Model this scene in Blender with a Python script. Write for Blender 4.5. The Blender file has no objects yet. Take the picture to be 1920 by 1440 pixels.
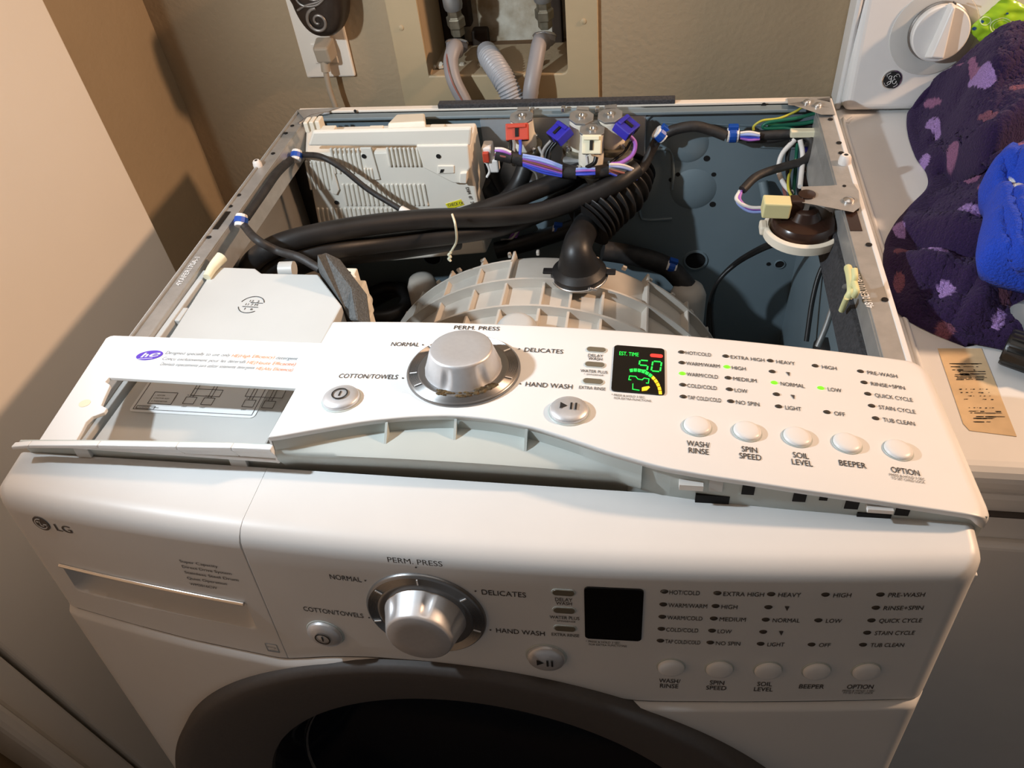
import bpy, math, random
from mathutils import Matrix, Vector, Euler, noise
from mathutils.geometry import tessellate_polygon
R_ = random.Random(7)
sc = bpy.context.scene
# ------------------------------------------------------------ camera, world, lights, exposure
FPX = 1450.0
cd = bpy.data.cameras.new('camera'); cam = bpy.data.objects.new('camera', cd)
sc.collection.objects.link(cam); sc.camera = cam
cam.location = (.480531, -.944399, 1.392417)
cam.rotation_euler = (.79157, .092875, .150824)
cd.sensor_width = 36; cd.lens = FPX/1920*36; cd.clip_start = .02
sc.view_settings.view_transform = 'Standard'; sc.view_settings.look = 'None'
sc.view_settings.gamma = 1; sc.view_settings.use_curve_mapping = False
sc.view_settings.exposure = 0.12
w = bpy.data.worlds.new('world'); sc.world = w; w.use_nodes = True
w.node_tree.nodes['Background'].inputs[0].default_value = (.80, .79, .80, 1)
w.node_tree.nodes['Background'].inputs[1].default_value = .17
def lamp(name, kind, loc, energy, col, size=.02, target=None, **k):
    d = bpy.data.lights.new(name, kind); o = bpy.data.objects.new(name, d); sc.collection.objects.link(o)
    o.location = loc; d.energy = energy; d.color = col
    if kind in ('POINT', 'SPOT'): d.shadow_soft_size = size
    if kind == 'AREA': d.size = size
    for a, b in k.items(): setattr(d, a, b)
    if target: o.rotation_euler = (Vector(target)-Vector(loc)).to_track_quat('-Z', 'Y').to_euler()
    return o
lamp('work_light', 'SPOT', (-.12, -.640, 1.39), 25, (.77, .90, 1.0), .014, (.82, .03, 1.05), spot_size=math.radians(130), spot_blend=1.0)
lamp('room_lamp', 'SPOT', (1.75, -.16, 1.80), 80, (1.0, .64, .40), .06, (.25, -.25, .95), spot_size=math.radians(74), spot_blend=.3)
lamp('ambient_fill', 'AREA', (.5, -.2, 2.25), 3.8, (1.0, .94, .88), 1.0, (.5, -.4, 0))  # unseen overhead fill, added to lift ambient light on top surfaces and walls

# ------------------------------------------------------------ camera geometry for measuring positions
CM = Euler((.79157, .092875, .150824)).to_matrix(); CL = Vector((.480531, -.944399, 1.392417))
def ray(px, py): return CM @ Vector(((px-960)/FPX, -(py-720)/FPX, -1))
def AZ(px, py, z): d = ray(px, py); return CL + d*((z-CL.z)/d.z)
def AY(px, py, y): d = ray(px, py); return CL + d*((y-CL.y)/d.y)
def AX(px, py, x): d = ray(px, py); return CL + d*((x-CL.x)/d.x)

# ------------------------------------------------------------ materials
def mat(name, col, rough=.5, metal=0, emit=None, es=0, var=0, vscale=20, bump=0, bscale=200, col2=None, trans=0, ior=1.45, spec=None, coat=0, detail=3):
    m = bpy.data.materials.new(name); m.use_nodes = True; nt = m.node_tree; n = nt.nodes; L = nt.links
    b = n['Principled BSDF']; b.inputs['Roughness'].default_value = rough; b.inputs['Metallic'].default_value = metal
    b.inputs['Base Color'].default_value = (*col, 1); b.inputs['IOR'].default_value = ior
    if coat: b.inputs['Coat Weight'].default_value = coat; b.inputs['Coat Roughness'].default_value = .12
    if trans: b.inputs['Transmission Weight'].default_value = trans
    if emit: b.inputs['Emission Color'].default_value = (*emit, 1); b.inputs['Emission Strength'].default_value = es
    tc = n.new('ShaderNodeTexCoord')
    if var:
        t = n.new('ShaderNodeTexNoise'); t.inputs['Scale'].default_value = vscale; t.inputs['Detail'].default_value = detail
        r = n.new('ShaderNodeValToRGB'); c2 = col2 or tuple(c*(1-var) for c in col)
        r.color_ramp.elements[0].color = (*c2, 1); r.color_ramp.elements[1].color = (*col, 1)
        r.color_ramp.elements[0].position = .35; r.color_ramp.elements[1].position = .65
        L.new(tc.outputs['Object'], t.inputs['Vector']); L.new(t.outputs['Fac'], r.inputs[0]); L.new(r.outputs[0], b.inputs['Base Color'])
    if bump:
        t = n.new('ShaderNodeTexNoise'); t.inputs['Scale'].default_value = bscale; t.inputs['Detail'].default_value = 4
        bp = n.new('ShaderNodeBump'); bp.inputs['Strength'].default_value = bump; bp.inputs['Distance'].default_value = .002
        L.new(tc.outputs['Object'], t.inputs['Vector']); L.new(t.outputs['Fac'], bp.inputs['Height']); L.new(bp.outputs[0], b.inputs['Normal'])
    return m
M = dict(
 wall=mat('wall_paint', (.365, .27, .165), .75, var=.06, vscale=8, bump=.35, bscale=140),
 frame_paint=mat('frame_paint', (.44, .335, .20), .5, var=.05, vscale=10, bump=.15, bscale=90),
 door=mat('door_paint', (.88, .81, .72), .45, var=.03, vscale=5, bump=.08, bscale=60),
 floor=mat('floor_vinyl', (.06, .05, .045), .6, var=.08, vscale=15),
 white=mat('white_enamel', (.76, .755, .74), .32, var=.02, vscale=30, coat=.15),
 panel=mat('panel_plastic', (.79, .79, .78), .34, var=.015, vscale=25),
 front=mat('front_plastic', (.72, .72, .71), .40, var=.02, vscale=25),
 inner=mat('inner_plastic', (.50, .54, .515), .45, var=.03, vscale=25),
 lightgrey=mat('light_grey_plastic', (.56, .56, .54), .42, var=.03, vscale=20),
 ink=mat('grey_print', (.075, .065, .06), .5), inkl=mat('pale_grey_print', (.25, .28, .30), .5), inko=mat('orange_print', (.95, .33, .16), .5),
 inkb=mat('black_print', (.02, .02, .02), .5), purple=mat('violet_print', (.11, .05, .50), .4), wink=mat('white_print', (.85, .85, .85), .4),
 galv=mat('galvanised_steel', (.50, .49, .47), .45, .6, var=.12, vscale=70, bump=.1, bscale=300),
 galvd=mat('dull_steel', (.36, .36, .35), .5, .6, var=.3, vscale=40),
 chrome=mat('chrome', (.75, .74, .72), .14, 1), steel=mat('bright_steel', (.62, .61, .6), .25, .9),
 blue=mat('blue_grey_paint', (.185, .235, .262), .42, var=.1, vscale=9, bump=.03, bscale=60),
 wallin=mat('galvanised_inner_sheet', (.33, .31, .28), .5, .35, var=.2, vscale=8),
 cream=mat('cream_plastic', (.82, .75, .62), .42, var=.03, vscale=20), ivory=mat('ivory_plastic', (.80, .75, .55), .4),
 pcb=mat('control_housing_plastic', (.80, .745, .65), .45, var=.03, vscale=20),
 tub=mat('tub_plastic', (.60, .56, .50), .5, var=.14, vscale=14, col2=(.50, .45, .39)),
 rubber=mat('black_rubber', (.018, .017, .017), .42, var=.4, vscale=30, bump=.05, bscale=200),
 tape=mat('black_tape', (.03, .027, .026), .55, var=.4, vscale=80, bump=.4, bscale=120),
 foam=mat('grey_foam', (.13, .135, .135), .95, var=.3, vscale=400, bump=.8, bscale=600),
 foamd=mat('dark_foam', (.055, .055, .06), .95, var=.4, vscale=300, bump=.8, bscale=500),
 black=mat('black_plastic', (.008, .008, .008), .35), hole=mat('dark_hollow', (.006, .005, .005), .8),
 bluep=mat('blue_plastic', (.035, .03, .42), .4), bluec=mat('blue_clip_plastic', (.01, .07, .38), .4), redp=mat('red_plastic', (.52, .06, .03), .45),
 brown=mat('brown_plastic', (.032, .015, .010), .25), wwhite=mat('white_wire', (.80, .76, .72), .45), wviolet=mat('violet_wire', (.38, .14, .55), .4),
 wbrown=mat('brown_wire', (.26, .09, .075), .4), wblue=mat('blue_wire', (.06, .09, .62), .4), wsky=mat('sky_blue_wire', (.32, .42, .80), .4),
 wgreen=mat('green_wire', (.01, .12, .07), .4), wyel=mat('yellow_wire', (.55, .5, .06), .4), wgrey=mat('grey_wire', (.3, .28, .26), .4),
 knob=mat('silver_knob', (.66, .665, .68), .42, .6, var=.04, vscale=300), ringm=mat('dial_ring_metal', (.24, .24, .24), .33, .8),
 dglass=mat('display_glass', (.004, .004, .004), .08), lens=mat('indicator_lens', (.16, .14, .10), .3), led=mat('led_off', (.05, .04, .03), .4),
 ledon=mat('led_lit', (.05, .3, .01), .4, emit=(.25, 1, .02), es=1.0), seg=mat('green_segment', (.02, .5, .05), .4, emit=(.02, 1, .10), es=.85),
 segr=mat('red_segment', (.6, .02, .02), .4, emit=(1, .06, .04), es=.9), sego=mat('amber_segment', (.6, .4, .02), .4, emit=(1, .55, .02), es=.9),
 bezel=mat('door_bezel_grey', (.085, .078, .075), .6, .0, var=.08, vscale=300), glassd=mat('door_glass', (.006, .008, .012), .12, ior=1.25),
 paper=mat('sticker_paper', (.82, .83, .83), .4), tan=mat('aged_label', (.72, .53, .31), .6, var=.25, vscale=30),
 greyhose=mat('grey_hose', (.27, .25, .25), .45, var=.05, vscale=20), grout=mat('old_masonry', (.60, .55, .45), .9, var=.5, vscale=28, bump=1, bscale=45, col2=(.30, .22, .13), detail=8),
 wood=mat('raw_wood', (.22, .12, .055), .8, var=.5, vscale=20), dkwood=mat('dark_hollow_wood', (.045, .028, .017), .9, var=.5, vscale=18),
 brass=mat('tarnished_brass', (.34, .30, .22), .45, .7, var=.4, vscale=60), plate=mat('outlet_plate', (.74, .66, .56), .4),
 plug=mat('beige_plug', (.33, .27, .20), .5), ornament=mat('bronze_ornament', (.045, .033, .026), .35, .5, var=.3, vscale=60), ornl=mat('pewter_scroll', (.22, .20, .18), .35, .6),
 yel=mat('yellow_sticker', (.72, .66, .02), .5), rust=mat('rust_residue', (.13, .085, .035), .8, var=.6, vscale=300),
 garment=mat('blue_jersey', (.012, .06, .50), .9, var=.25, vscale=60, bump=.5, bscale=700),
 lime=mat('lime_film', (.36, .62, .03), .22, var=.2, vscale=25, coat=.4), limel=mat('pale_lime_print', (.62, .78, .35), .3), limeb=mat('navy_print', (.02, .08, .22), .3),
 yellow=mat('yellow_plastic', (.85, .68, .02), .3), smoke=mat('smoked_clear_plastic', (.30, .32, .33), .15, trans=.3),
)
# ------------------------------------------------------------ mesh helpers
WM = {}
def T(v): return Matrix.Translation(v)
def basis(o, x, y, z): return Matrix(((x[0], y[0], z[0], o[0]), (x[1], y[1], z[1], o[1]), (x[2], y[2], z[2], o[2]), (0, 0, 0, 1)))
def frame_z(o, z, up=(0, 0, 1)):
    z = Vector(z).normalized(); u = Vector(up)
    if abs(z.dot(u)) > .98: u = Vector((0, 1, 0))
    x = u.cross(z).normalized(); return basis(o, x, z.cross(x), z)
def catmull(pts, n=8):
    P = [Vector(p) for p in pts]
    if len(P) < 3: return P
    P = [2*P[0]-P[1]]+P+[2*P[-1]-P[-2]]; out = []
    for i in range(1, len(P)-2):
        a, b, c, d = P[i-1:i+3]
        for k in range(n):
            t = k/n; out.append(.5*((2*b)+(c-a)*t+(2*a-5*b+4*c-d)*t*t+(3*b-a-3*c+d)*t**3))
    out.append(P[-2]); return out
class MB:
    def __init__(s): s.v = []; s.f = []; s.mi = []
    def add(s, vs, fs, m=None, mi=0):
        b = len(s.v); s.v += [tuple(m @ Vector(q)) if m is not None else tuple(q) for q in vs]
        s.f += [[b+i for i in f] for f in fs]; s.mi += [mi]*len(fs); return s
    def box(s, c, d, m=None, mi=0):
        x, y, z = c; a, b, e = d[0]/2, d[1]/2, d[2]/2
        vs = [(x+i*a, y+j*b, z+k*e) for i in (-1, 1) for j in (-1, 1) for k in (-1, 1)]
        return s.add(vs, [(0, 1, 3, 2), (4, 6, 7, 5), (0, 4, 5, 1), (2, 3, 7, 6), (0, 2, 6, 4), (1, 5, 7, 3)], m, mi)
    def bx(s, x0, x1, y0, y1, z0, z1, m=None, mi=0): return s.box(((x0+x1)/2, (y0+y1)/2, (z0+z1)/2), (abs(x1-x0), abs(y1-y0), abs(z1-z0)), m, mi)
    def hexa(s, q, mi=0):  # q: 4 lower + 4 upper corners, same order
        return s.add(q, [(3, 2, 1, 0), (4, 5, 6, 7), (0, 1, 5, 4), (1, 2, 6, 5), (2, 3, 7, 6), (3, 0, 4, 7)], None, mi)
    def bar(s, a, b, wd, th, up=(0, 0, 1), mi=0):
        a = Vector(a); b = Vector(b); m = frame_z((a+b)/2, b-a, up); return s.box((0, 0, 0), (wd, th, (b-a).length), m, mi)
    def lathe(s, prof, m=None, seg=32, sx=1, sy=1, rf=None, mi=0, cap=True):
        vs = []; fs = []; n = len(prof)
        for r, h in prof:
            for k in range(seg):
                a = 2*math.pi*k/seg; q = rf(a, h) if rf else 1
                vs.append((r*q*math.cos(a)*sx, r*q*math.sin(a)*sy, h))
        for i in range(n-1):
            for k in range(seg): fs.append((i*seg+k, i*seg+(k+1) % seg, (i+1)*seg+(k+1) % seg, (i+1)*seg+k))
        if prof[0] == prof[-1] or not cap: return s.add(vs, fs, m, mi)
        if prof[0][0] > 1e-6: fs.append(tuple(range(seg))[::-1])
        if prof[-1][0] > 1e-6: fs.append(tuple((n-1)*seg+k for k in range(seg)))
        return s.add(vs, fs, m, mi)
    def cyl(s, o, z, r, h, seg=20, mi=0): return s.lathe([(r, 0), (r, h)], frame_z(o, z), seg, mi=mi)
    def tube(s, pts, r, seg=12, n=8, mi=0, flat=1, smooth=True, cap=True):
        P = catmull(pts, n) if smooth else [Vector(p) for p in pts]
        rr = r if callable(r) else (lambda t: r); vs = []; fs = []
        tg = [(P[min(i+1, len(P)-1)]-P[max(i-1, 0)]).normalized() for i in range(len(P))]
        u = Vector((0, 0, 1)); u = (u-tg[0]*u.dot(tg[0])); u = u.normalized() if u.length > .05 else tg[0].orthogonal().normalized()
        for i, p in enumerate(P):
            u = (u-tg[i]*u.dot(tg[i])).normalized(); v = tg[i].cross(u); q = rr(i/(len(P)-1))
            for k in range(seg):
                a = 2*math.pi*k/seg; vs.append(p+u*(q*math.cos(a)*flat)+v*(q*math.sin(a)))
        for i in range(len(P)-1):
            for k in range(seg): fs.append((i*seg+k, i*seg+(k+1) % seg, (i+1)*seg+(k+1) % seg, (i+1)*seg+k))
        if cap: fs += [tuple(range(seg))[::-1], tuple((len(P)-1)*seg+k for k in range(seg))]
        return s.add(vs, fs, None, mi)
    def poly(s, loops, z0, z1, m=None, mi=0):
        L3 = [[Vector((x, y, 0)) for x, y in lp] for lp in loops]; tri = tessellate_polygon(L3)
        fl = [p for lp in loops for p in lp]; n = len(fl)
        vs = [(x, y, z0) for x, y in fl]+[(x, y, z1) for x, y in fl]; fs = []
        for t in tri:
            a, b, c = [fl[i] for i in t]
            if (b[0]-a[0])*(c[1]-a[1])-(b[1]-a[1])*(c[0]-a[0]) < 0: t = t[::-1]
            fs += [tuple(i+n for i in t), tuple(t[::-1])]
        o = 0
        for li, lp in enumerate(loops):
            k = len(lp)
            for i in range(k):
                a, b = o+i, o+(i+1) % k; fs.append((a, b, b+n, a+n))
            o += k
        return s.add(vs, fs, m, mi)
    def build(s, name, ma, parent=None, local=False, smooth=None, bevel=0, label=None, solid=0, cat=None, group=None, kind=None, norm=True, segs=2):
        me = bpy.data.meshes.new(name); vs = s.v
        if parent is not None and not local:
            inv = WM[parent].inverted(); vs = [tuple(inv @ Vector(q)) for q in s.v]
        me.from_pydata(vs, [], s.f)
        for x in (ma if isinstance(ma, (list, tuple)) else [ma]): me.materials.append(M[x] if isinstance(x, str) else x)
        if any(s.mi): me.polygons.foreach_set('material_index', s.mi)
        me.validate(); me.update()
        if norm:
            import bmesh
            bm = bmesh.new(); bm.from_mesh(me); bmesh.ops.recalc_face_normals(bm, faces=bm.faces); bm.to_mesh(me); bm.free()
        if smooth:
            me.polygons.foreach_set('use_smooth', [True]*len(me.polygons)); me.set_sharp_from_angle(angle=math.radians(smooth))
        o = bpy.data.objects.new(name, me); sc.collection.objects.link(o)
        if parent is not None: o.parent = parent; WM[o] = WM[parent]
        else: WM[o] = Matrix.Identity(4)
        if solid:
            md = o.modifiers.new('solid', 'SOLIDIFY'); md.thickness = solid; md.offset = -1
        if bevel:
            md = o.modifiers.new('bevel', 'BEVEL'); md.width = bevel; md.segments = segs; md.limit_method = 'ANGLE'; md.angle_limit = math.radians(40)
        for k, v in (('label', label), ('category', cat), ('group', group), ('kind', kind)):
            if v: o[k] = v
        return o
def empty(name, loc, label, cat, rot=None, group=None):
    o = bpy.data.objects.new(name, None); sc.collection.objects.link(o); o.empty_display_size = .05
    m = T(Vector(loc)) if rot is None else T(Vector(loc)) @ rot.to_4x4()
    o.matrix_world = m; WM[o] = m; o['label'] = label; o['category'] = cat
    if group: o['group'] = group
    return o
_tc = {}
def glyphs(txt, shear=0):
    k = (txt, shear)
    if k not in _tc:
        c = bpy.data.curves.new('t', 'FONT'); c.body = txt; c.size = 1; c.shear = shear; c.resolution_u = 3
        o = bpy.data.objects.new('t', c); sc.collection.objects.link(o); bpy.context.view_layer.update()
        me = bpy.data.meshes.new_from_object(o.evaluated_get(bpy.context.evaluated_depsgraph_get()))
        v = [tuple(q.co) for q in me.vertices]; f = [tuple(p.vertices) for p in me.polygons]
        bpy.data.objects.remove(o); bpy.data.meshes.remove(me)
        x0 = min(q[0] for q in v); x1 = max(q[0] for q in v); _tc[k] = ([(q[0]-x0, q[1], 0) for q in v], f, x1-x0)
    return _tc[k]
CAPH = .686
def text(mb, txt, x, y, h, width=None, m=None, fn=None, align='l', mi=0, shear=0, bold=0):
    """flat lettering: x left (or centre), y baseline, h cap height"""
    v, f, wd = glyphs(txt, shear); sy = h/CAPH; sx = (width/wd) if width else sy
    off = x-(wd*sx/2 if align == 'c' else 0)
    reps = [(0, 0)] if not bold else [(0, 0), (bold, 0)]
    for dx, dy in reps:
        vs = [(off+q[0]*sx+dx, y+q[1]*sy+dy, 0) for q in v]
        if fn: vs = [fn(*q) for q in vs]
        mb.add(vs, f, m, mi)

# ================================================================= SETTING
s = MB(); YW = .08
ZT = 2.3
# back wall with plumbing opening: four pieces around the hole
hx0, hx1, hz0, hz1 = .169, .3605, .957, 1.26
s.bx(-.217, hx0, YW, YW+.1, 0, ZT).bx(hx1, 2.3, YW, YW+.1, 0, ZT).bx(hx0, hx1, YW, YW+.1, 0, hz0).bx(hx0, hx1, YW, YW+.1, hz1, ZT)
s.build('wall_back', 'wall', kind='structure')
MB().bx(-.317, -.217, -2.4, YW+.1, 0, ZT).build('wall_left', 'wall', kind='structure')
MB().bx(-.317, 2.3, -2.4, YW+.1, -.05, 0).build('floor', 'floor', kind='structure')
MB().bx(2.3, 2.4, -2.4, YW+.1, 0, ZT).build('wall_right', 'wall', kind='structure')
MB().bx(-.317, 2.4, -2.4, YW+.1, ZT, ZT+.05).build('ceiling', mat('ceiling_paint', (.7, .66, .6), .8), kind='structure')
# flat casing around the plumbing opening
fr = MB(); r = .008
hole = [(hx0, hz0+.002)]+[(hx0, hz1), (hx1, hz1)]+[(hx1, hz0+r)]+[(hx1-r+r*math.cos(a), hz0+r-r*math.sin(a)) for a in (0.5, 1.0, 1.57)]
mw = basis((0, YW, 0), (1, 0, 0), (0, 0, 1), (0, -1, 0))
fr.poly([[(.1265, .80), (.4015, .80), (.4015, 1.32), (.1265, 1.32)], hole[::-1]], 0, .006, mw)
casing = fr.build('trim_1', 'frame_paint', kind='structure', bevel=.0015)
for px, py in ((752, 52), (1094, 40)):
    p = AY(px, py, YW-.006); MB().lathe([(.0036, 0), (.0034, .001), (.0015, .0016)], frame_z(p, (0, -1, 0)), 14).build('nail_head', 'frame_paint', casing, smooth=40)
p = AY(1121, 100, YW-.004)
# cavity behind the opening
cv = MB(); cv.bx(hx0-.02, hx1+.02, .20, .22, hz0-.03, hz1)
cav = cv.build('trim_2', 'grout', kind='structure')
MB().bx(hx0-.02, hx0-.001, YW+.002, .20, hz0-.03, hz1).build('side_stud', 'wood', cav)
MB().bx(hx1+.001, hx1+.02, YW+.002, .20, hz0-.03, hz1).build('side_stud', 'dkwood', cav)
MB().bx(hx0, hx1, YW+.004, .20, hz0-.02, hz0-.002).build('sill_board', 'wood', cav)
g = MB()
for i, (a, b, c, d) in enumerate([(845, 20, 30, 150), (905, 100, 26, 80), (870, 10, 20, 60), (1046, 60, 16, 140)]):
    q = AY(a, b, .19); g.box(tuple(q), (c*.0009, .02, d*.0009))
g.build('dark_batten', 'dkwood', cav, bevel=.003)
g = MB(); q = AY(990, 118, .185)
g.lathe([(.026, 0), (.026, .012), (.019, .014), (.019, .002)], frame_z(q, (0, -1, .15)), 24)
g.build('drain_pipe_mouth', 'dkwood', cav, smooth=40)
g = MB()
for k in range(34):
    q = AY(R_.uniform(800, 1055), R_.uniform(112, 140), R_.uniform(.1, .18)); a = R_.uniform(.002, .0065)
    g.lathe([(a*.3, -a*.5), (a, 0), (a*.6, a*.6), (0, a*.7)], frame_z(q, (R_.uniform(-1, 1), R_.uniform(-1, 0), 1)), 6)
g.build('rubble', 'grout', cav, kind='stuff')
# left bi-fold door
dr = MB().bx(-.200, -.165, -.66, -.163, .02, 2.05).build('door_1', 'door', kind='structure', bevel=.003)
MB().bx(-.217, -.170, -.70, -.664, .0, 2.1).build('trim_3', 'door', kind='structure', bevel=.004)
MB().bx(-.217, -.156, -.722, -.703, .0, 2.1).build('trim_4', 'door', kind='structure', bevel=.006)
MB().bx(-.217, -.12, -1.35, -.80, .0, 2.05).build('door_2', 'door', kind='structure', bevel=.004)

# ================================================================= WASHER
WX = .686; ZR = .95
washer = empty('washing_machine', (.343, -.33, 0), 'white front-loading washing machine with its lid off and inner parts exposed', 'washing machine')
def part(mb, name, ma, parent=washer, **k): return mb.build(name, ma, parent, **k)
# cabinet sheets
sd = part(MB().bx(0, .003, -.655, 0, .02, ZR), 'cabinet_side', 'white', bevel=.001)
MB().bx(.0032, .0042, -.65, -.01, .05, .945).build('inner_sheet', 'wallin', sd)
sd2 = part(MB().bx(.681, .686, -.655, 0, .02, ZR), 'cabinet_side', 'white', bevel=.001)
MB().bx(.6788, .6808, -.65, -.01, .05, .945).build('inner_sheet', 'blue', sd2)
part(MB().bx(.004, .68, -.65, -.012, .02, .03), 'cabinet_floor', 'galvd')
# rails
rl = MB(); rl.bx(.003, .021, -.645, -.004, .9475, .9495).hexa([(.0245, -.645, .915), (.0265, -.645, .915), (.0265, -.03, .915), (.0245, -.03, .915), (.0190, -.645, .948), (.0210, -.645, .948), (.0210, -.03, .948), (.0190, -.03, .948)]).bx(.003, .0055, -.645, -.004, .9475, .952)
railL = part(rl, 'top_rail', 'galv', label='galvanised left top rail', bevel=.0006)
rr = MB(); rr.bx(.665, .682, -.645, -.004, .9475, .9495).bx(.6635, .6655, -.645, -.03, .925, .948).hexa([(.656, -.645, .895), (.658, -.645, .895), (.658, -.03, .895), (.656, -.03, .895), (.6635, -.645, .926), (.6655, -.645, .926), (.6655, -.03, .926), (.6635, -.03, .926)])
railR = part(rr, 'top_rail', 'galv', label='galvanised right top rail', bevel=.0006)
def disc(px, py, z, r, ma, parent, name, h=.0006):
    MB().lathe([(r, 0), (r, h)], T(AZ(px, py, z)), 14).build(name, ma, parent)
for px, py in ((548, 236), (536, 250), (512, 288), (448, 366), (432, 387), (392, 445)): disc(px, py, .9497, .0026, 'hole', railL, 'rail_hole')
for px, py in ((1550, 194), (1547, 206), (1557, 224), (1573, 268), (1577, 287), (1605, 393), (1629, 459), (1659, 562)): disc(px, py, .9497, .0028, 'hole', railR, 'rail_hole')
q = AZ(413, 413, .9499); MB().box(tuple(q), (.010, .035, .0006)).build('dark_label', 'black', railL)
q = AZ(1600, 413, .9499); MB().box(tuple(q), (.011, .036, .0006)).build('dark_label', 'brown', railR)
part(MB().hexa([(.6515, -.64, .893), (.6555, -.64, .893), (.6555, -.21, .893), (.6515, -.21, .893), (.659, -.64, .925), (.663, -.64, .925), (.663, -.21, .925), (.659, -.21, .925)]), 'foam_strip', 'foamd', label='dark foam strip along the right rail')
# engraved rail numbers
t = MB(); text(t, '4810ER1016-R', 0, 0, .0065, .047, T(AZ(1640, 577, .9503)) @ Matrix.Rotation(math.radians(96), 4, 'Z')); t.build('stamped_number', 'wink', railR)
t = MB(); text(t, '4YAFER170A-1', 0, 0, .006, .048, T(AZ(338, 535, .9503)) @ Matrix.Rotation(math.radians(91), 4, 'Z')); t.build('stamped_number', 'wink', railL)
# back panel
bp = MB(); YB = -.012
bp.bx(.004, .681, YB, -.002, .02, .948).bx(.03, .655, YB-.012, -.002, .944, .948)
back = part(bp, 'back_panel', 'blue', label='blue-grey painted inner back panel', bevel=.001)
MB().bx(.004, .682, -.009, .001, .948, .9515).build('top_edge', mat('peach_enamel', (.82, .74, .64), .35), back, bevel=.0008)
part(MB().bx(AZ(822, 196, .955).x, AZ(1266, 190, .955).x, -.0095, .0025, .951, .957), 'foam_tape', 'foamd', label='black foam tape on the back edge', bevel=.001)
def wallmark(px, py, r, ma='hole', name='panel_hole', ring=False):
    q = AY(px, py, YB-.0002); m = frame_z(q, (0, -1, 0))
    o = MB().lathe([(r, 0), (r, .0005)], m, 20).build(name, ma, back)
    if ring: MB().lathe([(r*1.25, 0), (r*1.2, .0015), (r*1.02, .0018), (r, .0004)], m, 24).build('hole_rim', 'blue', back, smooth=50)
for px, py, r_ in ((847, 217, .0025), (911, 216, .0025), (666, 208, .002), (1432, 197, .003), (1325, 297, .004), (1271, 327, .003), (1338, 327, .003), (1336, 383, .004), (1441, 495, .003), (1258, 337, .003)): wallmark(px, py, r_)
for px, py, r_ in ((1304, 488, .014), (810, 482, .013), (1462, 495, .006)): wallmark(px, py, r_, ring=True)
# pressed outlines: rounded rectangle ridges and round dimple
def ridge(pts, name='pressed_ridge', r=.0022): MB().tube([AY(a, b, YB) for a, b in pts], r, 8, 5).build(name, 'blue', back, smooth=60)
ridge([(1228, 280), (1258, 283), (1262, 320), (1260, 355)]); ridge([(1190, 345), (1200, 400), (1212, 412), (1260, 410)])
ridge([(905, 350), (910, 300), (915, 225), (935, 212), (1200, 205), (1212, 225)], r=.003)
ridge([(1265, 240), (1330, 243), (1420, 243)]); ridge([(1425, 275), (1500, 277)]); ridge([(1240, 230), (1400, 235), (1500, 238)], r=.0015)
MB().lathe([(.030, 0), (.022, .0035), (.010, .005), (0, .0052)], frame_z(AY(1300, 355, YB), (0, -1, 0)), 28).build('pressed_dome', 'blue', back, smooth=60)
MB().lathe([(.026, 0), (.02, .003), (.008, .004), (0, .0042)], frame_z(AY(1290, 270, YB), (0, -1, 0)), 28).build('pressed_dome', 'blue', back, smooth=60)
# recessed valve plate
q0 = AY(915, 340, YB); q1 = AY(1212, 212, YB)
vp = MB(); vp.bx(q0.x, q1.x, YB-.003, YB, q0.z-.01, .940)
valve_plate = part(vp, 'valve_plate', mat('bright_pressed_steel', (.62, .66, .70), .38, .6, var=.1, vscale=40), label='bright pressed steel plate behind the valves', bevel=.006, segs=3)
for px, py in ((998, 207), (1120, 205), (1056, 204)):
    MB().box(tuple(AY(px, py, -.02)), (.005, .008, .006)).build('plate_tab', 'steel', valve_plate, bevel=.001)
# corner brackets
m = MB(); m.hexa([AZ(x_, y_, .9505) for x_, y_ in ((1478, 194), (1540, 215), (1566, 215), (1556, 182), )]+[AZ(x_, y_, .953) for x_, y_ in ((1478, 194), (1540, 215), (1566, 215), (1556, 182))])
m.hexa([AZ(x_, y_, .9505) for x_, y_ in ((1476, 184), (1478, 197), (1556, 202), (1556, 181))]+[AZ(x_, y_, .953) for x_, y_ in ((1476, 184), (1478, 197), (1556, 202), (1556, 181))])
cb = part(m, 'corner_bracket', 'galv', label='galvanised bracket in the back right corner')
for px, py in ((1513, 193), (1533, 199)):
    q = AZ(px, py, .953); MB().lathe([(.0045, 0), (.0045, .002), (.003, .0035), (0, .004)], T(q), 12).build('screw', 'steel', cb, smooth=40)
m = MB(); L4 = ((556, 206), (578, 232), (600, 214), (640, 201))
m.hexa([AZ(x_, y_, .9505) for x_, y_ in L4]+[AZ(x_, y_, .9525) for x_, y_ in L4])
part(m, 'corner_bracket', 'galv', label='galvanised bracket in the back left corner')
part(MB().tube([AZ(560, 232, .951), AZ(585, 217, .951), AZ(618, 211, .951)], .002, 8), 'bent_wire', 'steel')
# rubber bumpers
for px, py, rz in ((484, 312, 0), (1583, 306, 0)):
    q = AZ(px, py, .9495); k = .62 if px < 900 else .75
    b = part(MB().lathe([(r_*k, h*k) for r_, h in [(.0085, 0), (.009, .003), (.0078, .010), (.0058, .013), (.003, .0132), (.003, .011)]], T(q), 20), 'rubber_bumper', 'wwhite', smooth=50, label='white rubber bumper on the '+('left' if px < 900 else 'right')+' rail')
    MB().lathe([(.0028*k, .0112*k), (.0028*k, .0135*k)], T(q), 12).build('bumper_hole', 'black', b)

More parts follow.
